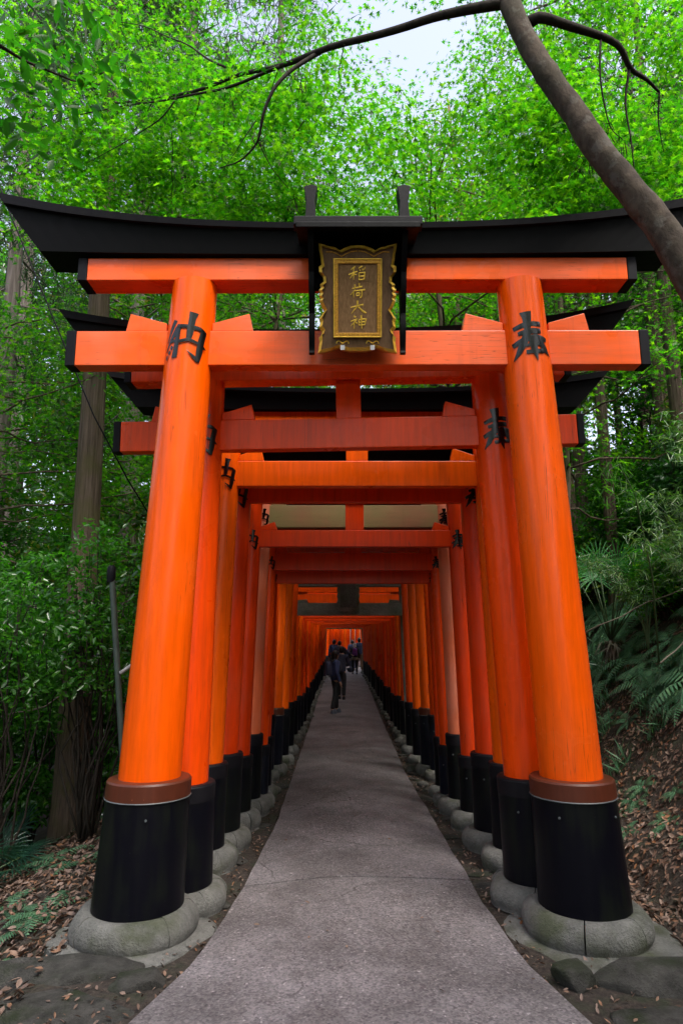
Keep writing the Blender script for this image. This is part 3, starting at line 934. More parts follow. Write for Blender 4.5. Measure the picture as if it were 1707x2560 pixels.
plq = empty('plaque', (0.12, 4.83, 4.12), 'carved wooden plaque with scalloped gold rim hung on the front torii', 'plaque')
plq.rotation_euler = (R(16), 0, 0)
PW, PH = 0.272, 0.728
def scallop():
    # right half from bottom centre upwards, then top, mirrored
    right = [(0.0, -0.012), (0.06, -0.012), (0.10, -0.004), (0.13, 0.012), (0.16, 0.004), (0.20, -0.012), (PW + 0.012, -0.028),
             (PW, 0.05), (PW + 0.004, 0.085), (PW - 0.012, 0.10), (PW - 0.018, 0.125), (PW + 0.002, 0.155), (PW - 0.004, 0.19), (PW + 0.003, 0.215), (PW - 0.01, 0.24),
             (PW - 0.035, 0.275), (PW - 0.014, 0.31), (PW, 0.345), (PW - 0.008, 0.36), (PW + 0.004, 0.38), (PW - 0.006, 0.40), (PW + 0.004, 0.42), (PW - 0.012, 0.44), (PW - 0.004, 0.46), (PW - 0.03, 0.48),
             (PW - 0.026, 0.52), (PW + 0.002, 0.55), (PW + 0.004, 0.585), (PW - 0.016, 0.60), (PW - 0.010, 0.63), (PW - 0.004, 0.68), (PW + 0.004, 0.72), (PW + 0.006, PH + 0.022),
             (0.20, PH), (0.165, PH - 0.006), (0.125, PH - 0.028), (0.10, PH - 0.014), (0.05, PH + 0.004), (0.0, PH + 0.008)]
    left = [(-x, z) for x, z in right[1:-1]][::-1]
    return right + left
out = scallop()
MB().prism(out, -0.018, 0.030).obj('frame', M['board_dark'], plq)
mb = MB(); n = len(out)
ctr = (0, PH / 2)
def scl(p, k): return (ctr[0] + (p[0] - ctr[0]) * (1 + k / 0.27), ctr[1] + (p[1] - ctr[1]) * (1 + k / 0.37))
o1 = [scl(p, 0.012) for p in out]; o2 = [scl(p, -0.011) for p in out]
mb.add([(x, -0.020, z) for x, z in o1] + [(x, 0.050, z) for x, z in o1] + [(x, -0.040, z) for x, z in o2] + [(x, 0.036, z) for x, z in o2],
       [f for k in range(n) for f in (((k + 1) % n, k, n + k, n + (k + 1) % n), (k, (k + 1) % n, 2 * n + (k + 1) % n, 2 * n + k), (2 * n + k, 2 * n + (k + 1) % n, 3 * n + (k + 1) % n, 3 * n + k))])
mb.obj('gold_rim', M['gold'], plq)
def rect_frame(x, za, zb, wd, y0, y1):
    mb = MB()
    mb.box(-x, x, y0, y1, za, za + wd); mb.box(-x, x, y0, y1, zb - wd, zb)
    mb.box(-x, -x + wd, y0, y1, za + wd, zb - wd); mb.box(x - wd, x, y0, y1, za + wd, zb - wd)
    return mb
rect_frame(0.178, 0.075, 0.645, 0.033, -0.034, -0.0185).obj('inner_frame', M['gold_dark'], plq, 0.003)
rect_frame(0.180, 0.073, 0.647, 0.008, -0.040, -0.0345).obj('inner_bead', M['gold'], plq, 0.002)
MB().box(-0.144, 0.144, -0.0235, -0.0186, 0.109, 0.611).obj('panel', M['board'], plq)
CH = [ # the four carved characters, top to bottom, traced off the plaque
 [[(600, 632, 22), (760, 572, 16)], [(722, 485, 24), (640, 545, 10)], [(692, 520, 18), (690, 725, 12)], [(690, 612, 20), (622, 705, 8)], [(700, 620, 12), (742, 640, 20)],
  [(780, 522, 12), (852, 482, 26)], [(795, 545, 16), (815, 565, 14)], [(848, 530, 16), (862, 562, 14)], [(902, 500, 18), (880, 552, 10)], [(790, 605, 18), (792, 735, 16)],
  [(790, 605, 14), (905, 598, 22)], [(895, 600, 20), (880, 728, 16)], [(792, 668, 14), (882, 662, 16)], [(785, 732, 14), (884, 722, 20)]],
 [[(662, 882, 12), (852, 842, 22)], [(712, 805, 22), (716, 868, 12)], [(790, 785, 24), (800, 862, 14)], [(722, 905, 18), (632, 1000, 10)], [(690, 950, 16), (690, 1040, 12)],
  [(722, 925, 14), (902, 902, 26)], [(845, 910, 18), (842, 1015, 18), (812, 1052, 22)], [(742, 968, 14), (800, 958, 20)], [(742, 968, 14), (746, 1018, 12)], [(800, 958, 18), (792, 1012, 14)], [(746, 1016, 12), (792, 1008, 16)]],
 [[(638, 1222, 14), (760, 1192, 20), (872, 1168, 26)], [(762, 1095, 28), (760, 1200, 20), (650, 1332, 8)], [(780, 1212, 18), (850, 1280, 30), (922, 1322, 24)]],
 [[(692, 1375, 24), (732, 1398, 24)], [(640, 1472, 14), (762, 1430, 22), (640, 1560, 8)], [(700, 1490, 18), (702, 1605, 14)], [(722, 1485, 12), (762, 1512, 22)],
  [(790, 1442, 18), (792, 1545, 14)], [(790, 1440, 14), (922, 1430, 26), (900, 1532, 14)], [(792, 1492, 14), (902, 1482, 18)], [(792, 1545, 12), (902, 1532, 20)], [(832, 1362, 26), (842, 1605, 14)]]]
for ch in CH:
    st = [[((x - 765) / 1000, (1680 - yy) / 1000, wd * 1.25 / 1000) for x, yy, wd in s] for s in ch]
    # picture scale: 1240 units tall panel = 0.502 m
    k = 0.502 / 1.24
    me = glyph_mesh('character', st, lambda u, v, l: (u * k, -0.0240 - l * 1.5, 0.109 + v * k), 2)
    link('character', me, M['gold'], plq)
for sgn in (-1, 1):
    MB().box(sgn * 0.112 - 0.016, sgn * 0.112 + 0.016, -0.040, -0.033, -0.018, 0.016).obj('white_tag', M['steel'], plq)
    mb = MB(); mb.tube([(sgn * 0.112 + 0.045 * math.cos(a), -0.020, 0.030 + 0.02 * abs(math.sin(2 * a)) ) for a in np.linspace(0, math.pi, 14)], 0.004, 6)
    mb.obj('gold_scroll', M['gold'], plq)
    sc = [(sgn * (0.11 + 0.045 * math.cos(a)), -0.020, PH - 0.075 + 0.028 * math.sin(a)) for a in np.linspace(R(200), R(340), 12)]
    mb = MB(); mb.tube(sc, 0.004, 6); mb.obj('gold_scroll', M['gold_dark'], plq)
    sc = [(sgn * x, -0.020, z) for x, z in ((0.235, PH - 0.03), (0.19, PH - 0.028), (0.15, PH - 0.045), (0.12, PH - 0.062), (0.09, PH - 0.045), (0.05, PH - 0.028), (0.004, PH - 0.022))]
    mb = MB(); mb.tube(sc, 0.004, 6); mb.obj('gold_scroll', M['gold_dark'], plq)

# ------------------------------------------------------------------ footing stones by the first torii
def rock(name, loc, size, seed, label, mat='rock', rz=0.0, group=None, flat=0.25, rough=0.24, sub=3):
    o = link(name, rock_mesh(name, *size, seed, rough, sub, flat), M[mat])
    o.location = loc
    o.rotation_euler = (0, 0, rz)
    return tag(o, label, 'rock', group)
mb = MB(); mb.lathe([(0.54, -0.45), (0.54, -0.03), (0.52, 0.012), (0.47, 0.028), (0.2, 0.03)], 40, -1.40, 5.03, noise=0.16, seed=3)
tag(mb.obj('stone_platform', M['base'], sharp=50), 'chipped round stone platform under the front left pillar base', 'platform')
rock('rock', (-1.66, 4.50, -0.04), (0.52, 0.24, 0.15), 1.3, 'flat broken rock ledge in front of the front left pillar base')
rock('rock', (-1.17, 4.40, -0.01), (0.17, 0.14, 0.13), 2.1, 'small pale angular rock at the path edge by the front left pillar', rz=0.5)
rock('rock', (-1.62, 4.14, -0.13), (0.60, 0.38, 0.26), 5.7, 'large dark mossy boulder in the lower left corner')
rock('rock', (-2.15, 4.55, -0.22), (0.35, 0.3, 0.2), 4.4, 'dark rock half buried in the bank left of the front pillar')
rock('rock', (1.36, 4.36, 0.03), (0.15, 0.13, 0.15), 6.1, 'small square grey stone right of the path by the front right pillar', rz=0.3, flat=0.35)
rock('kerb_stone', (1.84, 4.37, 0.02), (0.44, 0.17, 0.17), 7.7, 'long rough kerb stone in front of the front right pillar base', rz=-0.04, flat=0.4, rough=0.15)
rock('kerb_stone', (2.45, 4.36, 0.02), (0.34, 0.18, 0.17), 8.8, 'kerb stone at the right picture edge before the front right pillar', rz=0.05, flat=0.4, rough=0.15)
rock('kerb_stone', (1.90, 4.02, -0.03), (0.55, 0.20, 0.10), 9.9, 'low flat stone slab in the lower right corner', rz=-0.03, flat=0.4, rough=0.12)
mb = MB(); mb.lathe([(0.56, -0.2), (0.56, 0.004), (0.5, 0.02), (0.2, 0.022)], 36, 1.69, 5.05, noise=0.2, seed=8)
tag(mb.obj('stone_platform', M['base'], sharp=50), 'rough stone footing under the front right pillar base', 'platform')
# flat broken paving pieces beside the path and the round stones at the pillar feet
rs = random.Random(11)
for k in range(26):
    side = 1 if k % 3 else -1
    yy = 5.6 + k * 0.36 + rs.uniform(-.1, .1)
    e = path_edge(yy, side < 0)
    xx = e + side * rs.uniform(0.09, 0.20)
    o = rock('paving_stone', (xx, yy, rise(yy) + 0.005), (rs.uniform(.06, .13), rs.uniform(.08, .17), 0.026), k * 1.7,
             'flat broken paving stone on the earth strip beside the path', rz=rs.uniform(0, 3), group='broken paving stones beside the path', flat=0.3, sub=2)
    o['category'] = 'stone'
meshes = [rock_mesh('boulder', .13, .12, .10, 20 + k, .25, 2) for k in range(5)]
for me in meshes: me.materials.append(M['boulder'])
for k in range(44):
    side = 1 if k % 2 else -1
    yy = 9.6 + (k // 2) * 1.1 + rs.uniform(-.2, .2)
    e = path_edge(yy, side < 0)
    o = link('boulder', meshes[k % 5])
    s = rs.uniform(.5, 1.0)
    o.scale = (s, s * rs.uniform(.8, 1.2), s * rs.uniform(.8, 1.1))
    o.rotation_euler = (0, 0, rs.uniform(0, 6.28))
    o.location = (e + side * rs.uniform(.14, .24), yy, rise(yy) + 0.03)
    tag(o, 'rounded stone lying between the path and the torii feet', 'stone', 'rounded stones along the path')

# ------------------------------------------------------------------ leaves
def leaf_template(kind):
    if kind == 'maple':
        pts = []
        for ang, ln in ((90, 1.0), (132, .86), (180, .60), (222, .30)):
            pass
        seq = [(-90, .22), (-8, .72), (18, .27), (42, .95), (65, .31), (90, 1.08), (115, .31), (138, .95), (162, .27), (188, .72)]
        v = [(l * math.cos(R(a)), l * math.sin(R(a)), 0.10 * (1 if i % 2 else -0.2) * -l) for i, (a, l) in enumerate(seq)]
        return np.array(v), [list(range(len(v)))]
    if kind == 'broad':
        v = [(0, -.9, 0), (.34, -.35, .10), (.36, .25, .10), (0, 1.0, -.12), (-.36, .25, .10), (-.34, -.35, .10)]
        return np.array(v), [[0, 1, 2, 3], [0, 3, 4, 5]]
    if kind == 'quad':
        v = [(0, -.9, 0), (.42, 0, .08), (0, 1.0, 0), (-.42, 0, .08)]
        return np.array(v), [[0, 1, 2, 3]]
    if kind == 'long':
        v = [(0, 0, 0), (.09, .45, .02), (.07, 1.0, -.03), (0, 1.9, -.30), (-.07, 1.0, -.03), (-.09, .45, .02)]
        return np.array(v), [[0, 1, 2, 3], [0, 3, 4, 5]]
    if kind == 'curl':
        v = [(0, -.9, .12), (.38, -.2, .22), (.30, .45, .16), (0, 1.0, .05), (-.30, .45, .18), (-.38, -.2, .15), (0, 0, 0)]
        return np.array(v), [[0, 1, 6], [1, 2, 6], [2, 3, 6], [3, 4, 6], [4, 5, 6], [5, 0, 6]]
    if kind == 'needle':
        v = [(0, 0, 0), (.06, .5, 0), (0, 1.6, -.2), (-.06, .5, 0)]
        return np.array(v), [[0, 1, 2, 3]]

def leaves(name, P, nrm, size, kind, mat, parent=None, heading=None):
    """one mesh of many separate leaves at points P facing nrm"""
    P = np.asarray(P, float); n = len(P)
    T, polys = leaf_template(kind)
    nrm = nrm / np.linalg.norm(nrm, axis=1, keepdims=True)
    if heading is None:
        heading = rng.normal(size=(n, 3))
    a = heading - nrm * np.sum(heading * nrm, axis=1, keepdims=True)
    a /= np.linalg.norm(a, axis=1, keepdims=True) + 1e-9
    b = np.cross(a, nrm)
    size = np.broadcast_to(size, (n,))[:, None, None]
    V = P[:, None, :] + size * (T[None, :, 0:1] * b[:, None, :] + T[None, :, 1:2] * a[:, None, :] + T[None, :, 2:3] * nrm[:, None, :])
    k = len(T)
    V = V.reshape(-1, 3).astype(np.float32)
    idx, tot = [], []
    for q in polys:
        idx += q; tot.append(len(q))
    li = (np.array(idx)[None, :] + (np.arange(n) * k)[:, None]).reshape(-1).astype(np.int32)
    lt = np.tile(np.array(tot, dtype=np.int32), n)
    ls = np.concatenate([[0], np.cumsum(lt)[:-1]]).astype(np.int32)
    me = bpy.data.meshes.new(name)
    me.vertices.add(n * k); me.vertices.foreach_set('co', V.reshape(-1))
    me.loops.add(len(li)); me.loops.foreach_set('vertex_index', li)
    me.polygons.add(len(lt)); me.polygons.foreach_set('loop_start', ls); me.polygons.foreach_set('loop_total', lt)
    me.update(calc_edges=True)
    return link(name, me, mat, parent)

def unit(n):
    v = rng.normal(size=(n, 3))
    return v / np.linalg.norm(v, axis=1, keepdims=True)

def clearing(C):
    """keep the crowns open above the path, where the trees stand back and the sky shows"""
    x, y, z = C[:, 0], C[:, 1], C[:, 2]
    d = np.sqrt(y * y + (z - 1.95) ** 2)
    u = x / d
    el = np.degrees(np.arctan2(z - 1.95, y))
    jag = 0.018 * np.sin(el * 1.3 + 1) + 0.012 * np.sin(el * 3.1)
    return (np.abs(u - 0.045 + jag) < np.minimum(0.004 + 0.008 * (el - 40.0), 0.046)) & (el > 40.0)

def off_path(W, margin=1.75, top=4.2):
    ax = np.array([axis_x(min(v, 66)) for v in W[:, 1]])
    return ~((np.abs(W[:, 0] - ax) < margin) & (W[:, 2] < top) & (W[:, 1] > 4.5))

def open_strip(C):
    return (np.abs(C[:, 0] - .15) < 1.4) & (C[:, 1] > 13) & (C[:, 1] < 46)

def sprays(centres, rad, per, flat=0.16, up=0.9, drop=0.25):
    """leaves in flattened sprays round the twig ends"""
    C = np.repeat(centres, per, axis=0)
    rr = np.repeat(np.broadcast_to(rad, (len(centres),)), per)[:, None]
    th = rng.uniform(0, 2 * np.pi, len(C)); q = np.sqrt(rng.uniform(0, 1, len(C)))
    off = np.stack([np.cos(th) * q, np.sin(th) * q, rng.normal(0, flat, len(C)) - drop * q * q], axis=1) * rr
    nr = np.stack([np.cos(th) * q * 0.5, np.sin(th) * q * 0.5, np.full(len(C), up)], axis=1) + rng.normal(0, 0.42, (len(C), 3))
    return C + off, nr

def blob_points(n, c, r, shell=0.45):
    v = unit(n) * (shell + (1 - shell) * rng.uniform(0, 1, (n, 1)) ** 0.6)
    return np.array(c) + v * np.array(r)

def limb(mb, a, b, r0, r1, bend=0.12, n=8, sides=7, seed=0.0):
    a, b = Vector(a), Vector(b)
    L = (b - a).length
    pts, rad = [], []
    for i in range(n + 1):
        t = i / n
        o = Vector((mnoise.noise(Vector((t * 2.3, seed, 1))), mnoise.noise(Vector((t * 2.3, seed, 7))), mnoise.noise(Vector((t * 2.3, seed, 13))))) * L * bend * math.sin(math.pi * min(1, t * 1.1)) if 0 < i else Vector((0, 0, 0))
        pts.append(a.lerp(b, t) + o); rad.append(r0 + (r1 - r0) * t)
    mb.tube(pts, rad, sides)
    return pts

# --- the leaning maple on the right
mpl = empty('maple_tree', (3.35, 4.0, ground(3.35, 4.0) - 0.1), 'leaning maple with grey trunk crossing the upper right of the front torii', 'tree')
org = Vector(mpl.location)
def at(x, y, Y):
    """direction of a picture point taken out to distance Y along the path"""
    u = (x - 853.5) / 1707; v = -(y - 1280) / 1707
    c_, s_ = math.cos(PITCH), math.sin(PITCH)
    d = Vector((u, c_ - v * s_, s_ + v * c_))
    return Vector((0, 0, CAM_H)) + d * (Y / d.y)
tp = [(3.35, 4.0, ground(3.35, 4.0) - 0.1), (3.15, 4.05, 2.2), (2.75, 4.15, 3.4)]
tp += [tuple(at(*q)) for q in ((1720, 690, 4.3), (1655, 570, 4.35), (1572, 470, 4.4), (1492, 372, 4.45), (1425, 265, 4.5), (1352, 165, 4.55), (1300, 70, 4.6), (1262, -20, 4.65), (1225, -140, 4.7), (1200, -300, 4.7), (1190, -500, 4.8))]
rad = [.20, .17, .15, .138, .132, .126, .118, .112, .106, .102, .098, .082, .06, .03]
# resample for knobbly bark
P2, R2 = [], []
for i in range(len(tp) - 1):
    for k in range(5):
        t = k / 5
        P2.append(Vector(tp[i]).lerp(Vector(tp[i + 1]), t)); R2.append(rad[i] * (1 - t) + rad[i + 1] * t)
P2.append(Vector(tp[-1])); R2.append(rad[-1])
for _ in range(2):
    P2 = [P2[0]] + [(P2[i - 1] + P2[i] * 2 + P2[i + 1]) / 4 for i in range(1, len(P2) - 1)] + [P2[-1]]
R2 = [r * 0.80 * (1 + 0.09 * mnoise.noise(Vector((i * 0.6, 2, 3)))) for i, r in enumerate(R2)]
mb = MB(); mb.tube([p - org for p in P2], R2, 20, wob=0.12)
for k, (px, py, Yq) in enumerate(((1425, 262, 4.44), (1560, 430, 4.34))):
    c_ = at(px, py, Yq) - org
    mb.lathe([(0.001, .004), (.014, .010), (.030, .004), (.050, -.03)], 10, 0, 0, noise=.3, seed=k, close=False)
    nvk = 40
    for j in range(len(mb.v) - nvk, len(mb.v)):
        vx, vy, vz = mb.v[j]
        mb.v[j] = (c_.x + vx, c_.y - vz + 0.02, c_.z + vy * 1.3)
trk = mb.obj('trunk', M['maple_bark'], mpl, sharp=180)
twig_pts = []
def branch(pts, r0, r1, sides=8):
    W = [at(*p) for p in pts]
    Q = []
    for i in range(len(W) - 1):
        for k in range(4): Q.append(W[i].lerp(W[i + 1], k / 4))
    Q.append(W[-1])
    for _ in range(2): Q = [Q[0]] + [(Q[i - 1] + Q[i] * 2 + Q[i + 1]) / 4 for i in range(1, len(Q) - 1)] + [Q[-1]]
    n = len(Q)
    Q = [q + Vector((mnoise.noise(q * 1.7), mnoise.noise(q * 1.7 + Vector((5, 0, 0))), mnoise.noise(q * 1.7 + Vector((0, 5, 0))))) * 0.03 for q in Q]
    mb = MB(); mb.tube([q - org for q in Q], [r0 + (r1 - r0) * (i / (n - 1)) ** 0.8 for i in range(n)], sides)
    mb.obj('branch', M['twig'], mpl, sharp=180)
    twig_pts.extend(Q[n // 3:])
    return Q
branch([(1255, 10, 4.65), (1180, 22, 4.7), (1090, 40, 4.8), (945, 85, 5.0), (780, 130, 5.3), (700, 162, 5.5), (610, 185, 5.8), (480, 232, 6.2), (360, 252, 6.6), (240, 262, 7.0)], .048, .010)
branch([(700, 162, 5.5), (620, 200, 5.6), (545, 228, 5.8), (440, 245, 6.0), (330, 258, 6.3), (200, 285, 6.6), (60, 330, 6.9)], .020, .005, 6)
branch([(560, 170, 5.75), (480, 120, 6.0), (380, 70, 6.3), (290, 50, 6.6)], .012, .004, 6)
branch([(800, 128, 5.3), (735, 165, 5.25), (690, 215, 5.2), (655, 285, 5.25), (645, 350, 5.35), (600, 400, 5.5), (550, 420, 5.7)], .024, .005, 6)
branch([(645, 350, 5.35), (680, 420, 5.5), (720, 470, 5.7)], .007, .003, 5)
branch([(440, 245, 6.0), (400, 300, 6.1), (300, 360, 6.3), (220, 400, 6.5)], .010, .003, 5)
branch([(1320, 55, 4.58), (1350, 38, 4.5), (1450, 72, 4.6), (1545, 115, 4.7), (1572, 175, 4.8), (1620, 195, 4.9), (1650, 225, 5.0)], .050, .010)
branch([(1572, 175, 4.8), (1565, 260, 4.85), (1580, 360, 4.9), (1590, 440, 5.0)], .013, .004, 6)
branch([(1500, 105, 4.65), (1505, 230, 4.7), (1520, 320, 4.8), (1560, 350, 4.9)], .010, .003, 5)
branch([(1650, 225, 5.0), (1645, 300, 5.1), (1660, 380, 5.2)], .010, .003, 5)
branch([(1225, -140, 4.7), (1100, -260, 5.2), (900, -300, 6.0), (700, -250, 7.0)], .05, .01)
branch([(1200, -300, 4.7), (1350, -400, 5.0), (1600, -350, 5.8)], .04, .01)
for (px, py, Yq) in ((700, 162, 5.5), (640, 300, 5.3), (560, 300, 5.7), (430, 330, 6.0), (860, 110, 5.1), (760, 300, 5.6), (500, 240, 6.0), (380, 255, 6.4)):
    a = at(px, py, Yq)
    b_ = a + Vector((rs.uniform(-.5, .1), rs.uniform(.1, .8), rs.uniform(-.75, -.3)))
    mb = MB(); limb(mb, a - org, b_ - org, .0055, .0015, .12, 8, 5, px)
    mb.obj('twig', M['twig'], mpl)

# spray centres: round its twigs and over the left of the frame
tw = np.array([tuple(p) for p in twig_pts])
sel = tw[rng.integers(0, len(tw), 170)] + rng.normal(0, 1, (170, 3)) * np.array((.40, .25, .30)) + np.array((0, .75, .1))
box = np.stack([rng.uniform(-4.4, 0.9, 215), rng.uniform(6.2, 9.4, 215), rng.uniform(5.6, 8.4, 215)], axis=1)
box[:, 2] = 1.95 + box[:, 1] * np.tan(np.radians(rng.uniform(32.5, 50, 215)))
right = np.stack([rng.uniform(1.5, 4.6, 140), rng.uniform(5.4, 8.8, 140), rng.uniform(5.0, 8.0, 140)], axis=1)
right[:, 2] = 1.95 + right[:, 1] * np.tan(np.radians(rng.uniform(32.5, 49, 140)))
over = np.stack([rng.uniform(-1.8, 2.4, 60), rng.uniform(-1.0, 2.2, 60), rng.uniform(7.0, 9.0, 60)], axis=1)  # unseen sprays overhead, added to shade the front ground and left bank
C = np.concatenate([sel, box, right, over])
C = C[~clearing(C) | (C[:, 1] < 3)]
C = C[(C[:, 2] > 5.35)]
P, nr = sprays(C, rng.uniform(.30, .62, len(C)), 110, 0.09, 0.8)
ok = (P[:, 1] > 5.3) | (P[:, 2] > 6.6) & (P[:, 1] < 3.2)      # the crown spreads away behind the trunk, bar the added overhead sprays
P, nr = P[ok], nr[ok]
leaves('crown', P - np.array(org), nr, np.clip(rng.normal(.048, .008, len(P)), .030, .066), 'maple', M['leaf_maple'], mpl)

# hanging dead tufts caught in the branches
for k, (px, py, Yq) in enumerate(((742, 190, 5.2), (580, 240, 5.7), (650, 345, 5.3), (1515, 330, 4.75), (1565, 360, 4.85), (1640, 250, 5.0), (1455, 400, 4.7), (460, 440, 6.2), (735, 505, 5.8))):
    a = at(px, py, Yq)
    n_ = 46
    Pp = np.array(tuple(a)) + rng.normal(0, 1, (n_, 3)) * np.array((.035, .04, .05))
    hd = np.stack([rng.normal(0, .35, n_), rng.normal(0, .35, n_), -np.ones(n_)], axis=1)
    o = leaves('dead_leaf_tuft', Pp, rng.normal(0, 1, (n_, 3)), rng.uniform(.04, .085, n_), 'needle', M['twig'], None, hd)
    tag(o, 'dark withered leaf tuft hanging in the maple branches', 'dead leaves', 'withered tufts in the maple')

# a broadleaf bough hanging into the upper left, close to the viewpoint
bough = empty('overhanging_bough', (-3.2, 2.2, ground(-3.2, 2.2)), 'nearby leafy bough with large green leaves in the upper left corner', 'tree')
bo = Vector(bough.location)
mb = MB(); mb.tube([Vector((0, 0, -.1)), Vector((.1, .1, 2.5)), Vector((.3, .4, 4.2)), at(-120, 40, 3.3) - bo, at(60, 150, 3.5) - bo, at(180, 200, 3.7) - bo, at(290, 215, 3.9) - bo], [.09, .08, .06, .03, .008, .005, .002], 10)
mb.obj('stem', M['twig'], bough, sharp=180)
cs = [tuple(at(px, py, Yq) - bo) for px, py, Yq in ((20, 60, 3.4), (90, 40, 3.6), (30, 160, 3.4), (120, 130, 3.6), (190, 60, 3.8), (170, 190, 3.7), (60, 250, 3.6), (250, 110, 3.9), (10, 320, 3.7), (130, 300, 3.9), (220, 240, 3.9), (300, 170, 4.0), (-60, 100, 3.3), (-60, 260, 3.5), (90, -60, 3.5), (220, -50, 3.8))]
P, nr = sprays(np.array(cs), .28, 17, .3, .6)
leaves('foliage', P, nr, rng.uniform(.045, .075, len(P)), 'broad', M['leaf_bough'], bough)

# --- generic trees
def tree(name, base, h, spread, kind, mat, lab, group=None, trunk_r=.14, lean=(0, 0), n_leaf=3000, leaf=.06, clumps=26, bark_m='trunk_mid', crown0=.35, squash=.55, per_r=(.45, .9), skip_clear=True):
    gx, gy = base[0], base[1]
    gz = ground(gx, gy) - 0.1
    root = empty(name, (gx, gy, gz), lab, 'tree', group)
    mb = MB()
    top = Vector((lean[0], lean[1], h * 0.92))
    sd_ = gx * 1.3 + gy
    pts = limb(mb, (0, 0, 0), top, trunk_r, trunk_r * .22, .05, 12, 12, sd_)
    mb.tube([(0, 0, -.1), (0, 0, .12), (0, 0, .4)], [trunk_r * 1.5, trunk_r * 1.22, trunk_r * 1.0], 12)
    mb.obj('trunk', M[bark_m], root, sharp=180)
    cs = []
    mb = MB()
    rt = random.Random(int(abs(gx * 31 + gy * 17) * 10))
    for k in range(clumps):
        t = crown0 + (1 - crown0) * (k + .5) / clumps
        a = pts[min(len(pts) - 1, int(t * 12))]
        an = k * 2.4 + rt.uniform(-.5, .5)
        rr = spread * (0.35 + 0.65 * math.sin(math.pi * min(1, (t - crown0) / (1 - crown0) * .8 + .18))) * rt.uniform(.5, 1.05)
        b = a + Vector((math.cos(an) * rr, math.sin(an) * rr, rr * squash * rt.uniform(-.1, .7)))
        limb(mb, a, b, trunk_r * .22, .008, .14, 6, 5, sd_ + k)
        cs.append(tuple(b)); cs.append(tuple(a.lerp(b, .62) + Vector((0, 0, .15))))
    mb.obj('limbs', M[bark_m], root, sharp=180)['kind'] = 'stuff'
    C = np.array(cs)
    C = np.concatenate([C, C + rng.normal(0, 1, C.shape) * np.array((.5, .5, .28)) * spread * .28])
    W = C + np.array((gx, gy, gz))
    if skip_clear:
        C = C[~(clearing(W) | open_strip(W))]
    if len(C) < 4: return root
    per = max(6, n_leaf // len(C))
    P, nr = sprays(C, rng.uniform(per_r[0], per_r[1], len(C)), per, .22, .7)
    ok = off_path(P + np.array((gx, gy, gz))); P, nr = P[ok], nr[ok]
    leaves('crown', P, nr, rng.uniform(leaf * .7, leaf * 1.25, len(P)), kind, M[mat], root)
    return root

BG = 'green maples behind the torii'
tree('maple_tree', (3.1, 10.4), 10.8, 2.7, 'maple', 'leaf_maple', 'maple leaning over the path from the right bank behind the plaque', None, .09, (-2.0, -.3), 13000, .054, 40, 'trunk_mid', .5, .35, (.4, .8))
tree('maple_tree', (-2.55, 11.3), 11.2, 2.7, 'maple', 'leaf_maple', 'maple leaning over the path from the left bank behind the plaque', None, .09, (1.9, -.3), 13000, .054, 40, 'trunk_mid', .5, .35, (.4, .8))
ML = ['bright maple rising behind the left cap tip of the front torii', 'deep green maple at the left picture edge above the shrubs', 'bright maple behind the tops of the right pillars', 'deep green maple overhanging the right bank', 'bright maple seen between front left pillar and plaque', 'bright maple seen between plaque and front right pillar']
for lab_, (bx, by, h, sp, n_) in zip(ML, ((-3.4, 12.5, 10.6, 3.2, 13000), (-5.6, 10.2, 9.8, 3.0, 11000), (3.9, 11.5, 10.0, 2.9, 12000), (7.0, 10.6, 8.0, 2.6, 11000), (-1.9, 17.0, 13.5, 3.4, 12000), (2.9, 17.5, 13.0, 3.2, 11000))):
    tree('maple_tree', (bx, by), h, sp, 'maple', 'leaf_maple' if by > 10 else 'leaf_maple_deep', lab_, BG, .10, (rnd.uniform(-.6, .6), rnd.uniform(-1.2, -.2)), n_, .056, 40, 'trunk_mid', .40, .4, (.4, .8))
tree('slender_tree', (3.55, 15.0), 15.5, 2.2, 'broad', 'leaf_broad', 'slender tree with reddish bare trunk standing behind the front torii right of centre', None, .13, (-.9, -.2), 8000, .07, 34, 'trunk_red', .42, .5)
BR = 'broadleaf trees of the forest behind'
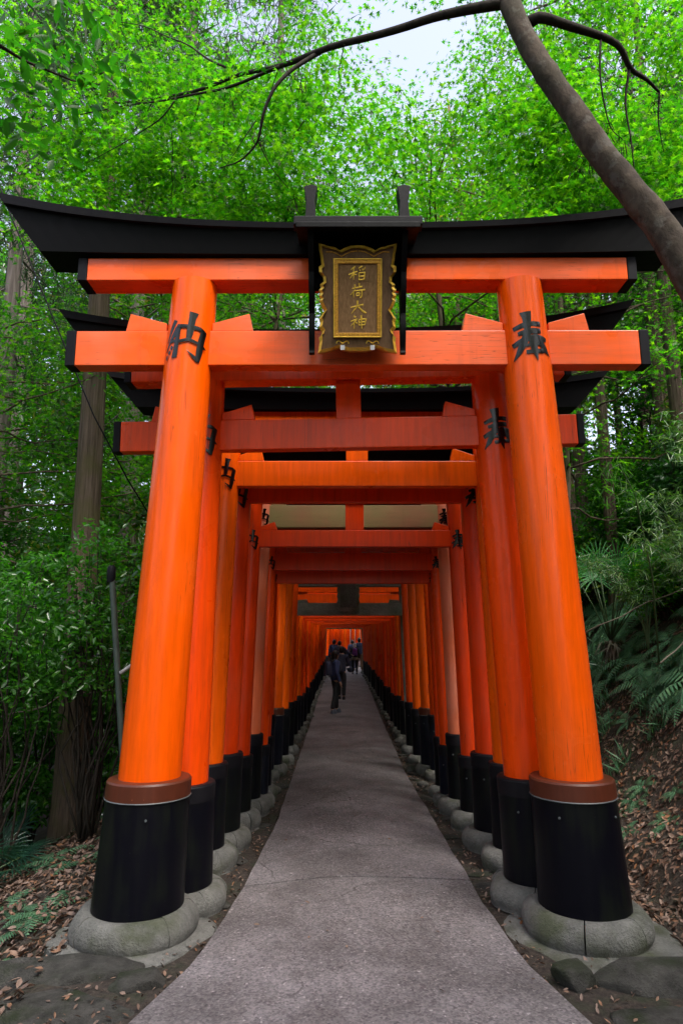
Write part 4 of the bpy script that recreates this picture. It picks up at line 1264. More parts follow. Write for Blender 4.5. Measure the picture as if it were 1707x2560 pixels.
for (bx, by, h, sp, n_, mt) in ((-8.5, 13, 11, 3.5, 6500, 'leaf_glossy'), (-11, 19, 15, 4.2, 6000, 'leaf_broad'), (-6.5, 22, 17, 4.2, 6500, 'leaf_broad'), (-2.8, 27, 19, 4.6, 6500, 'leaf_broad'),
                                 (9.0, 14, 8, 3.4, 6500, 'leaf_glossy'), (8.5, 19, 12, 4.2, 6000, 'leaf_dark'), (5.0, 24, 16, 4.4, 6500, 'leaf_broad'), (2.6, 31, 20, 4.5, 6000, 'leaf_broad'), (11, 26, 15, 5, 5000, 'leaf_broad'),
                                 (-16, 28, 20, 6, 5000, 'leaf_broad'), (-12, 38, 22, 6, 5500, 'leaf_glossy'), (12, 44, 22, 6, 5000, 'leaf_broad'), (-10, 52, 24, 6, 5000, 'leaf_broad'), (18, 38, 18, 7, 4500, 'leaf_glossy'), (-22, 18, 16, 6, 4500, 'leaf_glossy'), (-5, 31, 22, 5.5, 6000, 'leaf_broad'), (-12, 25, 20, 5, 6000, 'leaf_glossy'), (6.5, 32, 22, 5.5, 6000, 'leaf_broad'), (13, 33, 20, 6, 6000, 'leaf_glossy'), (3.5, 22, 15, 3.5, 6000, 'leaf_broad'), (3.5, 66, 30, 8, 6000, 'leaf_broad'), (-7, 52, 27, 8, 6000, 'leaf_broad'), (14, 52, 26, 8, 6000, 'leaf_broad'), (-4.2, 20, 19, 4, 6000, 'leaf_broad'), (-8.5, 25, 23, 5, 6000, 'leaf_glossy'), (-1.0, 36, 27, 5, 6000, 'leaf_broad'), (-15, 36, 28, 7, 6000, 'leaf_broad'), (4.5, 58, 32, 8, 6000, 'leaf_broad'), (10.5, 20, 13, 4, 6000, 'leaf_glossy'), (7.5, 26, 17, 4.5, 6000, 'leaf_broad'), (-19, 26, 22, 7, 5500, 'leaf_broad')):
    tree('broadleaf_tree', (bx, by), h, sp, 'broad' if by < 24 else 'quad', mt, 'tall leafy broadleaf tree in the forest behind the torii', BR, .16, (rnd.uniform(-.8, .8), rnd.uniform(-.8, .4)), int(n_ * 1.6), .085 if by < 20 else .15, 34, 'trunk_mid', .22, .5, (.6, 1.2))

# the forest goes on behind the viewpoint; unseen crowns added to shade the foreground
for (bx, by, h, sp) in ((4.6, -1.6, 11.5, 3.2), (2.2, -4.5, 12.5, 3.2), (-3.4, -3.0, 11.5, 2.6), (-14, 2, 12, 4), (-11, -6, 14, 5), (14, -9, 13, 5), (0, -17, 11, 5), (-8, -15, 13, 5), (8, -16, 13, 5)):
    tree('broadleaf_tree', (bx, by), h, sp, 'quad', 'leaf_broad', 'leafy tree standing behind the viewpoint, out of the picture', 'trees behind the viewpoint', .16, (rnd.uniform(-.5, .5), rnd.uniform(-.5, .5)), 5000, .13, 30, 'trunk_mid', .42, .5, (.7, 1.3), False)

# --- cedars on the left
def cedar(x, y, h, r, lab, group=None, mat='cedar', n_=2600, crown0=.52, flare=1.0):
    gz = ground(x, y) - 0.15
    root = empty('cedar_tree', (x, y, gz), lab, 'tree', group)
    mb = MB()
    pr = []
    nseg = 40
    zs = np.linspace(0, h, 26)
    V, F = [], []
    for i, z in enumerate(zs):
        rr = r * (1 - .75 * z / h) + r * .55 * flare * math.exp(-z * 3.2)
        for k in range(nseg):
            a = 2 * math.pi * k / nseg
            rib = 1 + .035 * math.sin(a * 13 + z * .25) + .03 * math.sin(a * 7 + 2 + z * .1) + .16 * flare * math.exp(-z * 2.8) * math.sin(a * 5 + 1)
            V.append((rr * rib * math.cos(a) - .012 * z, rr * rib * math.sin(a), z))
    for i in range(len(zs) - 1):
        for k in range(nseg):
            F.append((i * nseg + k, i * nseg + (k + 1) % nseg, (i + 1) * nseg + (k + 1) % nseg, (i + 1) * nseg + k))
    mb.add(V, F, True)
    mb.obj('trunk', M[mat], root, sharp=180)
    rt = random.Random(int(x * 100))
    mb = MB(); cs = []
    for k in range(34):
        z = h * (crown0 + (1 - crown0) * k / 34) + rt.uniform(-.3, .3)
        an = k * 2.4; L = rt.uniform(.9, 2.3) * (1.15 - .7 * (z / h - crown0) / (1 - crown0))
        b = Vector((math.cos(an) * L - .012 * z, math.sin(an) * L, z - rt.uniform(-.1, .5)))
        limb(mb, (-.012 * z, 0, z), b, .035, .008, .12, 6, 5, k + x)
        for t in (.55, .8, 1.0): cs.append(tuple(Vector((-.012 * z, 0, z)).lerp(b, t)))
    mb.obj('limbs', M[mat], root, sharp=180)['kind'] = 'stuff'
    C = np.array(cs); per = n_ // len(C)
    P = np.repeat(C, per, axis=0) + rng.normal(0, 1, (len(C) * per, 3)) * np.array((.30, .30, .22))
    hd = rng.normal(0, .6, P.shape) + np.array((0, 0, -.6))
    leaves('needles', P, rng.normal(0, 1, P.shape), rng.uniform(.14, .30, len(P)), 'needle', M['leaf_cedar'], root, hd)
    return root
cedar(-3.36, 9.0, 17, .205, 'straight cedar trunk with furrowed bark left of the front torii', crown0=.55, n_=8000, flare=.4)
cedar(-2.95, 12.2, 21, .235, 'second cedar trunk seen just above the left tie beam ends', mat='cedar_pale', n_=8000, crown0=.42)
cedar(-1.62, 18.0, 24, .25, 'distant cedar trunk between front left pillar and the plaque', mat='cedar_pale', n_=7000, crown0=.4)
GC = 'tall cedars in the left background'
for (x, y, h, r) in ((-6.4, 12.5, 20, .22), (-5.0, 16, 23, .25), (-8.6, 17.5, 24, .27), (-4.0, 22, 25, .27), (-11.5, 15, 22, .25), (-7.2, 27, 26, .3)):
    cedar(x, y, h, r, 'tall straight cedar trunk deep in the left background', GC, 'cedar_pale', 7000, crown0=.38)
for (x, y, h, r) in ((4.9, 12.2, 14, .12), (6.0, 11.6, 13, .14), (6.6, 13.4, 15, .16), (7.8, 12.0, 14, .17), (5.6, 15.5, 15, .16), (4.7, 13.6, 13, .09)):
    cedar(x, y, h, r, 'dark slim conifer trunk at the top of the right bank', 'dark trunks on the right bank', 'cedar', 2000, crown0=.4, flare=.5)

# dry hanging needle masses in the left cedars
for k, (x, y, z, n_) in enumerate(((-2.2, 13.5, 7.6, 1500), (-1.2, 15.5, 8.6, 1200), (-3.0, 14.5, 10.5, 1500), (-.9, 12, 10.6, 700))):
    P = blob_points(n_, (x, y, z), (.9, .7, 1.0), .1)
    hd = rng.normal(0, .25, P.shape) + np.array((0, 0, -1.0))
    o = leaves('dry_foliage', P, rng.normal(0, 1, P.shape), rng.uniform(.10, .22, n_), 'needle', M['leaf_dead'], None, hd)
    tag(o, 'grey brown mass of dry needles hanging in the cedars on the left', 'dead foliage', 'dry needle masses')

# --- understory shrubs on the left
def shrub(x, y, h, wdt, n_, kind, mat, lab, group, leaf=.055, layers=9, name='shrub', zlift=0.0):
    gz = ground(x, y) - .05
    root = empty(name, (x, y, gz), lab, 'shrub', group)
    rt = random.Random(int(abs(x * 53 + y * 29) * 7))
    mb = MB(); cs = []
    for k in range(layers * 3):
        an = rt.uniform(0, 6.28); t = .25 + .75 * (k + .5) / (layers * 3)
        rr = wdt * rt.uniform(.3, 1.0) * (1.1 - .5 * t)
        b = Vector((math.cos(an) * rr, math.sin(an) * rr, h * t + zlift))
        limb(mb, (rt.uniform(-.08, .08), rt.uniform(-.08, .08), 0), b, .016, .004, .16, 7, 5, k + x)
        cs.append(tuple(b)); cs.append(tuple(b * .78))
    mb.obj('stems', M['twig'], root, sharp=180)['kind'] = 'stuff'
    C = np.array(cs)
    P, nr = sprays(C, rng.uniform(.22, .50, len(C)), max(5, int(n_ * 1.9) // len(C)), .20, .7, .35)
    ok = off_path(P + np.array((x, y, gz))); P, nr = P[ok], nr[ok]
    leaves('foliage', P, nr, rng.uniform(leaf * .85, leaf * 1.5, len(P)), kind, M[mat], root)
    return root
LS = 'leafy shrubs on the left bank'
for (x, y, h, wd, n_, mt, lf) in ((-4.5, 8.6, 3.6, 1.0, 3600, 'leaf_glossy', .042), (-4.4, 9.9, 4.4, 1.3, 4200, 'leaf_glossy', .045), (-2.75, 10.6, 3.6, .8, 2200, 'leaf_glossy', .055), (-5.6, 9.4, 4.2, 1.3, 3600, 'leaf_glossy', .045),
                                   (-3.7, 12.8, 5.4, 1.3, 3200, 'leaf_broad', .06), (-5.8, 12.2, 5.8, 1.5, 3200, 'leaf_glossy', .06), (-6.2, 8.6, 3.4, 1.2, 2600, 'leaf_glossy', .045),
                                   (-7.4, 10, 5.0, 1.7, 3000, 'leaf_broad', .06), (-2.6, 15.0, 5.2, 1.0, 2600, 'leaf_broad', .06), (-4.8, 18, 6.5, 1.8, 3000, 'leaf_broad', .07), (-8, 14, 7.0, 2, 3000, 'leaf_broad', .07),
                                   (-3.6, 10.6, 2.4, .8, 2200, 'leaf_glossy', .045), (-6.6, 7.2, 3.6, 1.4, 2400, 'leaf_dark', .055), (-10, 11, 6, 2.2, 2600, 'leaf_broad', .07),
                                   (-2.5, 20, 5.5, 1.0, 2400, 'leaf_broad', .07), (-3.2, 25, 7, 1.8, 2600, 'leaf_broad', .09), (-7, 19, 8, 2.6, 2800, 'leaf_broad', .09), (-12, 16, 8, 3, 2600, 'leaf_broad', .09), (-6, 30, 10, 3.5, 2600, 'leaf_broad', .12)):
    shrub(x, y, h, wd, n_, 'broad', mt, 'leafy green shrub growing on the left bank below the cedars', LS, lf)
shrub(-2.75, 7.9, 1.7, .75, 1700, 'broad', 'leaf_glossy', 'bright leaved shrub spreading in front of the furrowed cedar trunk', None, .038, zlift=1.75)
shrub(-3.6, 7.5, 2.0, .8, 1600, 'broad', 'leaf_glossy', 'bright leaved shrub at the left picture edge above the fan palms', None, .038, zlift=1.6)
RSH = 'small bright shrubs on the right bank'
for (x, y, h, wd, n_, mt, lf) in ((4.55, 9.6, 1.1, .5, 900, 'leaf_maple', .04), (4.9, 9.2, .9, .5, 700, 'leaf_broad', .045), (5.3, 12.6, 1.6, .9, 1500, 'leaf_glossy', .05), (5.9, 13.6, 1.8, 1.0, 1500, 'leaf_glossy', .05), (4.7, 12.9, 1.5, .8, 1400, 'leaf_broad', .05), (5.0, 15.0, 1.8, .9, 1400, 'leaf_glossy', .05), (6.6, 12.4, 1.8, 1.0, 1500, 'leaf_broad', .05), (5.5, 17, 2.2, 1.1, 1500, 'leaf_broad', .06), (6.4, 15.4, 2.0, 1.1, 1500, 'leaf_glossy', .06), (4.4, 16.6, 2.2, .9, 1400, 'leaf_broad', .06), (5.6, 11.0, 1.8, .8, 1200, 'leaf_dark', .05), (3.4, 14, 2.4, .8, 1200, 'leaf_dark', .05),
                                   (6.6, 9.4, 2.6, 1.2, 1600, 'leaf_glossy', .05), (3.1, 19, 3.5, 1.0, 1500, 'leaf_broad', .06), (3.4, 25, 4.5, 1.4, 1600, 'leaf_broad', .08), (-1.9, 46, 5, 1.2, 1600, 'leaf_glossy', .10), (-2.6, 52, 6, 1.8, 1800, 'leaf_broad', .12), (7.2, 15, 4, 1.8, 2000, 'leaf_glossy', .07), (5.5, 20, 5, 2, 2200, 'leaf_glossy', .08), (9, 16, 5, 2.2, 2000, 'leaf_dark', .08), (6, 30, 7, 3, 2200, 'leaf_broad', .11)):
    shrub(x, y, h, wd, n_, 'broad', mt, 'small leafy shrub growing on the steep right bank', RSH, lf)

# --- bamboo grass high on the right bank
for k, (x, y, h) in enumerate(((4.15, 7.9, 1.9), (4.5, 8.6, 2.3), (4.9, 8.0, 2.2), (5.2, 9.0, 2.4), (4.6, 7.1, 2.2), (5.6, 8.4, 2.4), (4.1, 9.3, 1.8), (5.0, 7.4, 2.3))):
    gz = ground(x, y)
    root = empty('bamboo_grass', (x, y, gz), 'arching bamboo grass with narrow pale leaves on the right bank', 'bamboo grass', 'bamboo grass on the right bank')
    mb = MB(); tips = []
    for j in range(11):
        an = rs.uniform(0, 6.28); L = rs.uniform(.3, .75)
        pts = [Vector((math.cos(an) * L * t * t - .25 * t * t, math.sin(an) * L * t * t, h * (t - .25 * t * t * t) * rs.uniform(.98, 1.02))) for t in np.linspace(0, 1, 9)]
        mb.tube(pts, [.007 * (1 - .7 * t) for t in np.linspace(0, 1, 9)], 5)
        for t in range(4, 9):
            for q in range(3): tips.append(tuple(pts[t] + Vector((rs.uniform(-.1, .1), rs.uniform(-.1, .1), rs.uniform(-.06, .06)))))
    mb.obj('canes', M['stalk'], root, sharp=180)['kind'] = 'stuff'
    T_ = np.array(tips); P = np.repeat(T_, 4, axis=0)
    hd = rng.normal(0, .7, P.shape) + np.array((-.2, -.3, -.7))
    leaves('foliage', P, rng.normal(0, .5, P.shape) + np.array((0, -.3, .7)), rng.uniform(.055, .10, len(P)), 'long', M['leaf_bamboo'], root, hd)
# one bright spray hanging behind the front torii's right beam ends
root = empty('bamboo', (3.95, 8.7, ground(3.95, 8.7)), 'bright green bamboo spray beside the right beam ends of the torii', 'bamboo')
mb = MB(); pts = [Vector((0, 0, 0)), Vector((-.08, -.2, 1.3)), Vector((-.35, -.5, 2.3)), Vector((-.62, -.75, 2.6)), Vector((-.80, -.9, 2.5)), Vector((-.92, -1.0, 2.2))]
mb.tube(pts, [.012, .011, .009, .007, .005, .003], 6); mb.obj('cane', M['stalk'], root, sharp=180)
P = np.concatenate([np.repeat(np.array([tuple(p)]), 26, axis=0) + rng.normal(0, .09, (26, 3)) for p in pts[2:]])
hd = rng.normal(0, .45, P.shape) + np.array((0, -.2, -1.0))
leaves('foliage', P, rng.normal(0, .5, P.shape) + np.array((0, -.6, .5)), rng.uniform(.06, .10, len(P)), 'long', M['leaf_maple'], root, hd)

# --- palms
def fan_palm(x, y, n_f, stalk, fr, lab, group=None, trunk=0.0, seed=1, skirt=False, fm='leaf_palm'):
    gz = ground(x, y)
    root = empty('fan_palm', (x, y, gz), lab, 'palm', group)
    rp = random.Random(seed)
    if trunk:
        mb = MB(); mb.tube([(0, 0, -.1), (0.02, 0, trunk * .5), (0, 0, trunk)], [.07, .065, .06], 10, wob=.3); mb.obj('trunk', M['trunk_mid'], root, sharp=180)
    if skirt:
        n_ = 90
        P = np.array((0, 0, trunk)) + rng.normal(0, 1, (n_, 3)) * np.array((.06, .06, .05))
        hd = rng.normal(0, .16, P.shape) + np.array((0, 0, -1.0))
        leaves('dead_skirt', P, rng.normal(0, 1, P.shape), rng.uniform(.18, .3, n_), 'needle', M['dead_stalk'], root, hd)
    for k in range(n_f):
        an = k * 2.4 + rp.uniform(-.4, .4)
        el = rp.uniform(.75, 1.45) if stalk > .5 else rp.uniform(.3, 1.2)
        L = stalk * rp.uniform(.7, 1.1)
        d = Vector((math.cos(an) * math.cos(el), math.sin(an) * math.cos(el), math.sin(el)))
        a = Vector((0, 0, trunk)); tip = a + d * L + Vector((d.x, d.y, -.15)) * L * .12
        mb = MB(); mb.tube([a, a.lerp(tip, .5) + Vector((0, 0, .04 * L)), tip], [.010, .008, .006], 5)
        st = mb.obj('stalk', M['stalk'], root, sharp=180)
        # fan of folded blades
        hub = tip
        out_ = (d + Vector((rp.uniform(-.3, .3), rp.uniform(-.3, .3), rp.uniform(-.2, .45)))).normalized()
        side = out_.cross(Vector((0, 0, 1))).normalized()
        up_ = side.cross(out_).normalized()
        mb = MB(); nb = 20
        for j in range(nb):
            ph = R(-118 + 236 * j / (nb - 1))
            dr = (out_ * math.cos(ph) + side * math.sin(ph)).normalized()
            ln = fr * (1 - .18 * abs(ph) / 2) * rp.uniform(.92, 1.05)
            wv = (dr.cross(up_)).normalized()
            V = []
            for t, wd in ((.04, .25), (.45, 1.0), (.75, .8), (1.0, .06)):
                c_ = hub + dr * ln * t + up_ * (.05 * ln * t) - Vector((0, 0, 1)) * (.42 * ln * max(0, t - .45) ** 1.4)
                ww = wv * fr * .021 * wd
                fold = up_ * (-.35 * fr * .021 * wd)
                V += [c_ - ww, c_ + fold, c_ + ww]
            mb.add(V, [(i * 3 + q, i * 3 + q + 1, i * 3 + q + 4, i * 3 + q + 3) for i in range(3) for q in (0, 1)], False)
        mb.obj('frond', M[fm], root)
    return root
fan_palm(3.95, 10.2, 12, 1.25, .50, 'windmill palm with upright fan leaves on the bank beside the right pillars', None, .45, 5, True)
PG = 'low fan palms on the left bank'
for k, (x, y, f_) in enumerate(((-3.95, 8.3, .46), (-3.55, 7.3, .40), (-4.4, 8.9, .46), (-3.9, 7.0, .42), (-2.6, 9.6, .38))):
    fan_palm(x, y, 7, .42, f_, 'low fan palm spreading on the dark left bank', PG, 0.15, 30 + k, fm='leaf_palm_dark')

# --- ferns
def fern_mesh(seed, n_f=8, L=.55):
    rp = random.Random(seed)
    mb = MB()
    for k in range(n_f):
        an = k * 6.283 / n_f + rp.uniform(-.35, .35)
        LL = L * rp.uniform(.7, 1.1); rise_ = rp.uniform(.45, .9)
        d = Vector((math.cos(an), math.sin(an), 0)); sd_ = Vector((-d.y, d.x, 0))
        prev = None
        nn = 15
        for i in range(1, nn + 1):
            t = i / nn
            p = d * LL * t + Vector((0, 0, LL * (rise_ * t - .95 * rise_ * t * t)))
            tn = (d + Vector((0, 0, rise_ - 1.9 * rise_ * t))).normalized()
            pl = LL * .30 * math.sin(math.pi * min(1, .12 + .88 * t)) ** .8 * (1 - .35 * t)
            for s_ in (-1, 1):
                q = (sd_ * s_ + tn * .45 - Vector((0, 0, .22))).normalized()
                wv = tn * LL * .021
                mb.add([p - wv, p + q * pl * .55 - wv * .9, p + q * pl, p + q * pl * .55 + wv * .9, p + wv], [(0, 1, 2, 3, 4)])
        pts = [d * LL * t + Vector((0, 0, LL * (rise_ * t - .95 * rise_ * t * t))) for t in np.linspace(0, 1, 6)]
        mb.tube(pts, .003, 4, cap=False)
    return mb.mesh('fern', 180)
FM = [fern_mesh(k, 7 + k % 3, .40 + .05 * (k % 4)) for k in range(6)]
for me in FM: me.materials.append(M['leaf_fern'])
def put_fern(x, y, s, lab, grp):
    o = link('fern', FM[rs.randrange(6)])
    e = .15
    nx_ = (ground(x - e, y) - ground(x + e, y)) / (2 * e); ny_ = (ground(x, y - e) - ground(x, y + e)) / (2 * e)
    q = Vector((nx_ * .6, ny_ * .6, 1)).to_track_quat('Z', 'Y')
    o.rotation_mode = 'QUATERNION'
    from mathutils import Quaternion
    o.rotation_quaternion = q @ Quaternion((0, 0, 1), rs.uniform(0, 6.28))
    o.scale = (s, s, s)
    o.location = (x, y, ground(x, y) - .01)
    tag(o, lab, 'fern', grp)
cnt = 0
while cnt < 265:
    y = rs.uniform(5.4, 16.5); x = y * rs.uniform(.29, .60)
    if ground(x, y) < 1.15 + .3 * rs.random(): continue
    if x < 2.9: continue
    put_fern(x, y, rs.uniform(.8, 1.4), 'green fern arching from the steep right bank', 'ferns on the right bank'); cnt += 1
for k in range(18):
    put_fern(rs.uniform(2.75, 3.6), rs.uniform(5.0, 9.5), rs.uniform(.35, .6), 'small fern low on the right bank beside the leaf litter', 'small ferns low on the right bank')
for k in range(34):
    put_fern(rs.uniform(-4.6, -2.1), rs.uniform(4.8, 10), rs.uniform(.4, .8), 'small dark fern on the shaded left bank', 'ferns on the left bank')

# moss cushions and grass tufts on the right bank
def tuft(name, x, y, n_, spread, ln, mat, lab, cat, grp, droop=.5):
    P = np.stack([rng.normal(x, spread, n_), rng.normal(y, spread, n_), np.zeros(n_)], axis=1)
    P[:, 2] = [ground(a, b_) for a, b_ in P[:, :2]]
    hd = rng.normal(0, droop, P.shape) + np.array((0, 0, .9))
    o = leaves(name, P, rng.normal(0, 1, P.shape) + np.array((0, -.4, .4)), rng.uniform(ln * .6, ln * 1.2, n_), 'needle', M[mat], None, hd)
    return tag(o, lab, cat, grp)
for k in range(16):
    x, y = rs.uniform(2.75, 4.0), rs.uniform(5.0, 11)
    tuft('moss_cushion', x, y, 420, .12, .035, 'leaf_moss', 'dark green moss cushion on the right bank', 'moss', 'moss cushions on the right bank', .8)['kind'] = 'stuff'
for k in range(22):
    x, y = rs.uniform(3.1, 4.2), rs.uniform(8, 12.5)
    tuft('grass_tuft', x, y, 60, .06, .16, 'leaf_fern', 'drooping grass tuft on the right bank', 'grass', 'grass tufts on the right bank', .55)['kind'] = 'stuff'

# --- fallen leaves
def scatter_litter(name, n_, xr, yr, size, keep, lab, mat='litter', lift=.012):
    X = rng.uniform(*xr, n_); Y = rng.uniform(*yr, n_)
    ok = np.array([keep(a, b_) for a, b_ in zip(X, Y)])
    X, Y = X[ok], Y[ok]
    Z = np.array([ground(a, b_) for a, b_ in zip(X, Y)]) + rng.uniform(0, lift, len(X)) + .004
    P = np.stack([X, Y, Z], axis=1)
    nr = np.stack([rng.normal(0, .45, len(X)), rng.normal(0, .45, len(X)), np.ones(len(X))], axis=1)
    # tilt with the slope
    e = .12
    gx = np.array([(ground(a - e, b_) - ground(a + e, b_)) / (2 * e) for a, b_ in zip(X, Y)])
    nr[:, 0] += gx
    o = leaves(name, P, nr, rng.uniform(size * .55, size * 1.3, len(P)), 'curl', M[mat])
    return tag(o, lab, 'leaves', kind='stuff')
def strip(x, y):
    l, r_ = path_edge(y, True), path_edge(y, False)
    return (l - .62 < x < l - .01) or (r_ + .01 < x < r_ + .62)
scatter_litter('leaf_litter', 14000, (-1.9, 2.2), (3.2, 20), .021, strip, 'fallen brown leaves along both edges of the path', lift=.02)
scatter_litter('leaf_litter', 15000, (-5.0, -1.75), (4.0, 11), .034, lambda x, y: x / y > -.62, 'fallen brown leaves covering the left bank', lift=.05)
scatter_litter('leaf_litter', 15000, (2.2, 4.6), (4.0, 12.5), .032, lambda x, y: ground(x, y) < 1.6 + .8 * rng.random(), 'fallen brown leaves covering the foot of the right bank', lift=.04)
# a few stray leaves on the slab itself
n_ = 60
X = rng.uniform(-.8, 1.1, n_); Y = rng.uniform(3.4, 12, n_)
P = np.stack([X, Y, np.full(n_, .066)], axis=1)
o = leaves('leaf_litter', P, np.stack([rng.normal(0, .2, n_), rng.normal(0, .2, n_), np.ones(n_)], axis=1), rng.uniform(.012, .024, n_), 'curl', M['litter'])
tag(o, 'few stray fallen leaves on the path', 'leaves', kind='stuff')

# --- pole and cable on the left
pole = empty('pole', (-2.02, 7.0, ground(-2.02, 7.0) - .1), 'thin dark green pole with a black cap left of the front torii', 'pole')
oz = Vector(pole.location)
pa, pb = Vector((-2.02, 7, ground(-2.02, 7) - .1)) - oz, Vector((-2.36, 7, 2.66)) - oz
mb = MB(); mb.tube([pa, pa.lerp(pb, .5), pb], .030, 14); mb.obj('shaft', plain('green_pole', (0.045, 0.065, 0.055), .5), pole, sharp=60)
mb = MB(); mb.tube([pb - Vector((0, 0, .12)), pb - Vector((0, 0, .06)), pb + Vector((0, 0, .03)), pb + Vector((0, 0, .05))], [.040, .046, .040, .026], 14); mb.obj('cap', M['black_end'], pole, sharp=60)
q = pa.lerp(pb, .63)
mb = MB(); mb.tube([q + Vector((.03, -.02, 0)), q + Vector((.30, .02, .20))], .018, 8); mb.obj('side_arm', plain('grey_pipe', (.32, .31, .30), .5), pole)
q2 = pa.lerp(pb, .45)
MB().box(q2.x + .038, q2.x + .062, -.02, .02, q2.z - .22, q2.z + .22).obj('red_strip', plain('red_tape', (.35, .02, .015), .5), pole, .003)
cb = [at(*q) for q in ((-60, 300, 6.0), (20, 520, 6.1), (90, 690, 6.2), (160, 860, 6.35), (235, 1040, 6.5), (320, 1200, 6.8), (400, 1330, 7.1))]
mb = MB(); mb.tube(cb, .0075, 6)
tag(mb.obj('cable', M['black_end'], sharp=180), 'thin dark cable running down through the left foliage', 'cable')

# dead fallen branches on banks
for k, (a, b_, r0) in enumerate((((-2.3, 8.6, .15), (-1.9, 8.0, -.05), .018), ((3.2, 9.4, 2.0), (4.3, 8.6, 2.6), .012), ((3.6, 7.9, 1.7), (4.6, 8.4, 2.4), .010), ((-4.2, 8.4, 1.0), (-2.9, 9.0, 1.35), .012))):
    mb = MB(); limb(mb, a, b_, r0, r0 * .4, .15, 9, 6, k)
    tag(mb.obj('dead_branch', M['dead_stalk'], sharp=180), 'thin bare dead branch lying in the undergrowth', 'branch', 'bare dead branches')

# ------------------------------------------------------------------ people
def cloth(name, col, rough=.85):
    return plain(name, col, rough, var=.25, scale=25, bmp=.2)
SKIN = plain('skin', (.42, .24, .17), .5, var=.08)
def skin_obj(name, verts, edges, radii, mat, parent, sub=2, roots=(0,)):
    me = bpy.data.meshes.new(name)
    me.from_pydata([tuple(v) for v in verts], edges, [])
    me.materials.append(mat)
    o = bpy.data.objects.new(name, me); COL.objects.link(o); o.parent = parent
    sk = o.modifiers.new('skin', 'SKIN'); sk.use_smooth_shade = True
    sv = me.skin_vertices[0].data
    for i, r in enumerate(radii):
        sv[i].radius = r if hasattr(r, '__len__') else (r, r)
        sv[i].use_root = i in roots
    s = o.modifiers.new('subd', 'SUBSURF'); s.levels = sub; s.render_levels = sub
    return o

